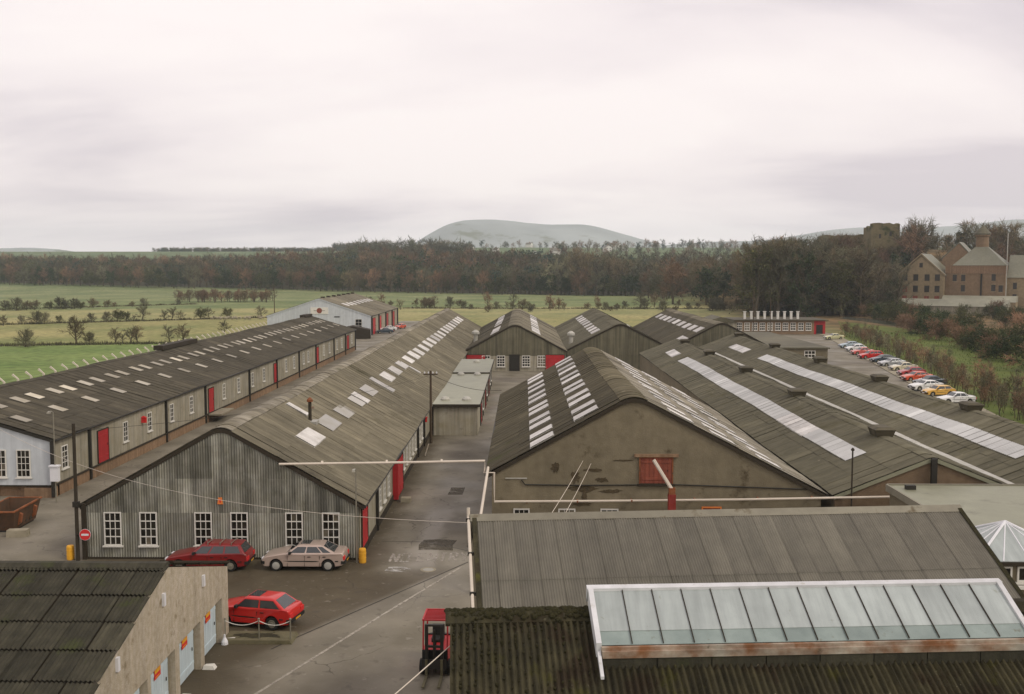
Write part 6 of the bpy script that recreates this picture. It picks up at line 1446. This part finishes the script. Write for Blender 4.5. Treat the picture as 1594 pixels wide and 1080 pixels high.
MB().lathe([(2.3, 23.3), (2.3, 27.2), (2.7, 27.4), (2.7, 28.0), (2.4, 28.0)], 16, (28.1, 12.7, 0)).build('kiln_tower', 'mill_brick', ML)
MB().lathe([(3.0, 28.0), (2.9, 28.5), (1.9, 29.7), (1.1, 30.5), (0.3, 31.2), (0.05, 32.4)], 16, (28.1, 12.7, 0)).build('kiln_cap', 'roof_green', ML)
MB().box(37.7, 60, 6, 26, 0, 12.6).build('side_wing', 'mill_stone', ML)
MB().hull8([(37.7, 5.5, 12.61), (60.5, 5.5, 12.61), (60.5, 26.5, 12.61), (37.7, 26.5, 12.61)], [(37.8, 14, 20.6), (49, 14, 20.6), (49, 18, 20.6), (37.8, 18, 20.6)]).build('side_roof', 'roof_slate', ML)
for x in (40.5, 44.5, 48.5, 53): mwin(x, 8.6, 1.3, 2.2, y=5.997); mwin(x, 4.6, 1.3, 2.2, y=5.997)
MB().box(4, 40, -14, -6.01, 0, 2.8).build('low_shed', 'wall_panel', ML)
MB().prism([(-14.4, 2.81), (-5.9, 2.81), (-10.2, 5.2)], 'x', 3.6, 40.4).build('low_roof', 'low_tin', ML)
MB().box(16.7, 42, -6, 2.6, 0, 4.2).build('low_shed', 'mill_stone', ML); MB().prism([(-6.2, 4.21), (2.7, 4.21), (2.7, 6.2), (-1.5, 6.2)], 'x', 16.7, 42).build('low_roof', 'low_tin', ML)
MB().tube([(37.9, 2.0, 0), (37.9, 2.0, 28.2)], 0.16, 6).build('flue_pipe', 'lead', ML)
# distant houses
hgp = 'distant pale houses among the trees'
HS = thing('house', 'distant pale rendered house among the trees beyond the wood', 'house', (0, 0, 0), 0, hgp)
MB().prism([(-4, 0), (4, 0), (4, 5.2), (0, 7.8), (-4, 5.2)], 'y', 0, 10).build('wall', 'white_render', HS)
MB().prism([(0, 8.0), (4.4, 5.1), (4.4, 5.35), (0, 8.3), (-4.4, 5.35), (-4.4, 5.1)], 'y', -0.3, 10.3).build('roof', 'roof_iron', HS)
MB().box(-0.5, 0.5, 4, 5, 7.6, 9.6).build('chimney', 'brick', HS)
for x in (-2, 2):
    for z in (0.9, 3.2): MB().box(x - 0.6, x + 0.6, -0.05, -0.002, z, z + 1.3).build('window', 'window_dark', HS)
first = True
for k in range(20):
    if k < 12: y = r_.uniform(1050, 1350); x = (r_.uniform(735, 1000) - 815) / 1550 * y
    else: y = r_.uniform(900, 1050); x = (r_.uniform(820, 1120) - 815) / 1550 * y
    loc = (x, y, H(x, y) + (3.0 if k < 12 else 1.0)); rz = r_.choice((0, R(90), R(60), R(20))) + r_.uniform(-0.2, 0.2); s_ = r_.uniform(0.7, 1.0)
    if first: HS.location = loc; HS.rotation_euler = (0, 0, rz); HS.scale = (s_,) * 3; first = False
    else: copy_tree(HS, loc, rz, (s_,) * 3)

# ------------------------------------------------------------------ hills and haze
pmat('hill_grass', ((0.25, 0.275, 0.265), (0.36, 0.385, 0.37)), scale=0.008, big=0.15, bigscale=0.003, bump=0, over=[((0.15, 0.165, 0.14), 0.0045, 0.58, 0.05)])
def ridge(name, pts, y, depth, seed, nseg=80, base=5):
    """rounded hill following a crest polyline (x, z) at distance y"""
    r = np.random.RandomState(seed); xs = np.linspace(pts[0][0], pts[-1][0], nseg)
    zs = np.interp(xs, [p[0] for p in pts], [p[1] for p in pts])
    zs = np.convolve(np.pad(zs, 3, 'edge'), np.ones(7) / 7, 'valid') + r.normal(0, 1.0, nseg).cumsum() * 0.25
    prof = [(-1, 0.0), (-0.8, 0.2), (-0.55, 0.5), (-0.3, 0.82), (-0.12, 0.97), (0, 1), (0.2, 0.9), (0.6, 0.4), (1, 0)]
    Vv = []
    for (d, f) in prof:
        wig = r.normal(0, 1, nseg); wig = np.convolve(np.pad(wig, 6, 'edge'), np.ones(13) / 13, 'valid')
        Vv.append(np.stack([xs, np.full(nseg, y + d * depth) + wig * depth * 0.08, base + (zs - base) * f + wig * (0 if f in (0, 1) else 5) * f], 1))
    Vv = np.concatenate(Vv); k = len(prof)
    i, j = np.meshgrid(np.arange(k - 1), np.arange(nseg - 1), indexing='ij'); a = i * nseg + j
    Ff = np.stack([a, a + 1, a + nseg + 1, a + nseg], -1).reshape(-1, 4)
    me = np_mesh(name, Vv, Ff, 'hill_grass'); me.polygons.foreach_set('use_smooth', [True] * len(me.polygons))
    return structure(inst(name, me))
def hp(px, py, y): return ((px - 815) / 1550 * y, 16 + (417 - py) / 1550 * y)
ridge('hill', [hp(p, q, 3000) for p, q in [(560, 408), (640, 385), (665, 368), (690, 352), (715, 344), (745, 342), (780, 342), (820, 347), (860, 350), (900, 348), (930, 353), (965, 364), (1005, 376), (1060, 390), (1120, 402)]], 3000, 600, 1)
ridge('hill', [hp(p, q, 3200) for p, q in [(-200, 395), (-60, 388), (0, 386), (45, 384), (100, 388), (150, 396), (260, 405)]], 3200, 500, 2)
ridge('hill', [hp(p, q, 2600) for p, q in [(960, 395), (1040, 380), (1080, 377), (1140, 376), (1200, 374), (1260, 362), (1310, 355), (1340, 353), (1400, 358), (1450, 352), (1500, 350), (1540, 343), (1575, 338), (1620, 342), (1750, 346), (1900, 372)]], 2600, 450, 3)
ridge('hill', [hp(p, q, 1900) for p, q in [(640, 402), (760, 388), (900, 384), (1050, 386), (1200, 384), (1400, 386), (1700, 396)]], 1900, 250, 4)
hz = bpy.data.materials.new('haze'); hz.use_nodes = True
hz.node_tree.nodes.clear()
vo = hz.node_tree.nodes.new('ShaderNodeOutputMaterial'); pv = hz.node_tree.nodes.new('ShaderNodeVolumePrincipled')
pv.inputs['Color'].default_value = (0.83, 0.93, 1.0, 1); pv.inputs['Density'].default_value = HAZE
pv.inputs['Anisotropy'].default_value = 0.2
hz.node_tree.links.new(pv.outputs[0], vo.inputs['Volume'])
MATS['haze'] = hz
if HAZE > 0:
    hb = stuff(MB().box(-4100, 4100, -400, 3950, -1.5, 172).build('haze', 'haze')); hb['label'] = 'pale damp haze lying over the valley'; hb['category'] = 'haze'
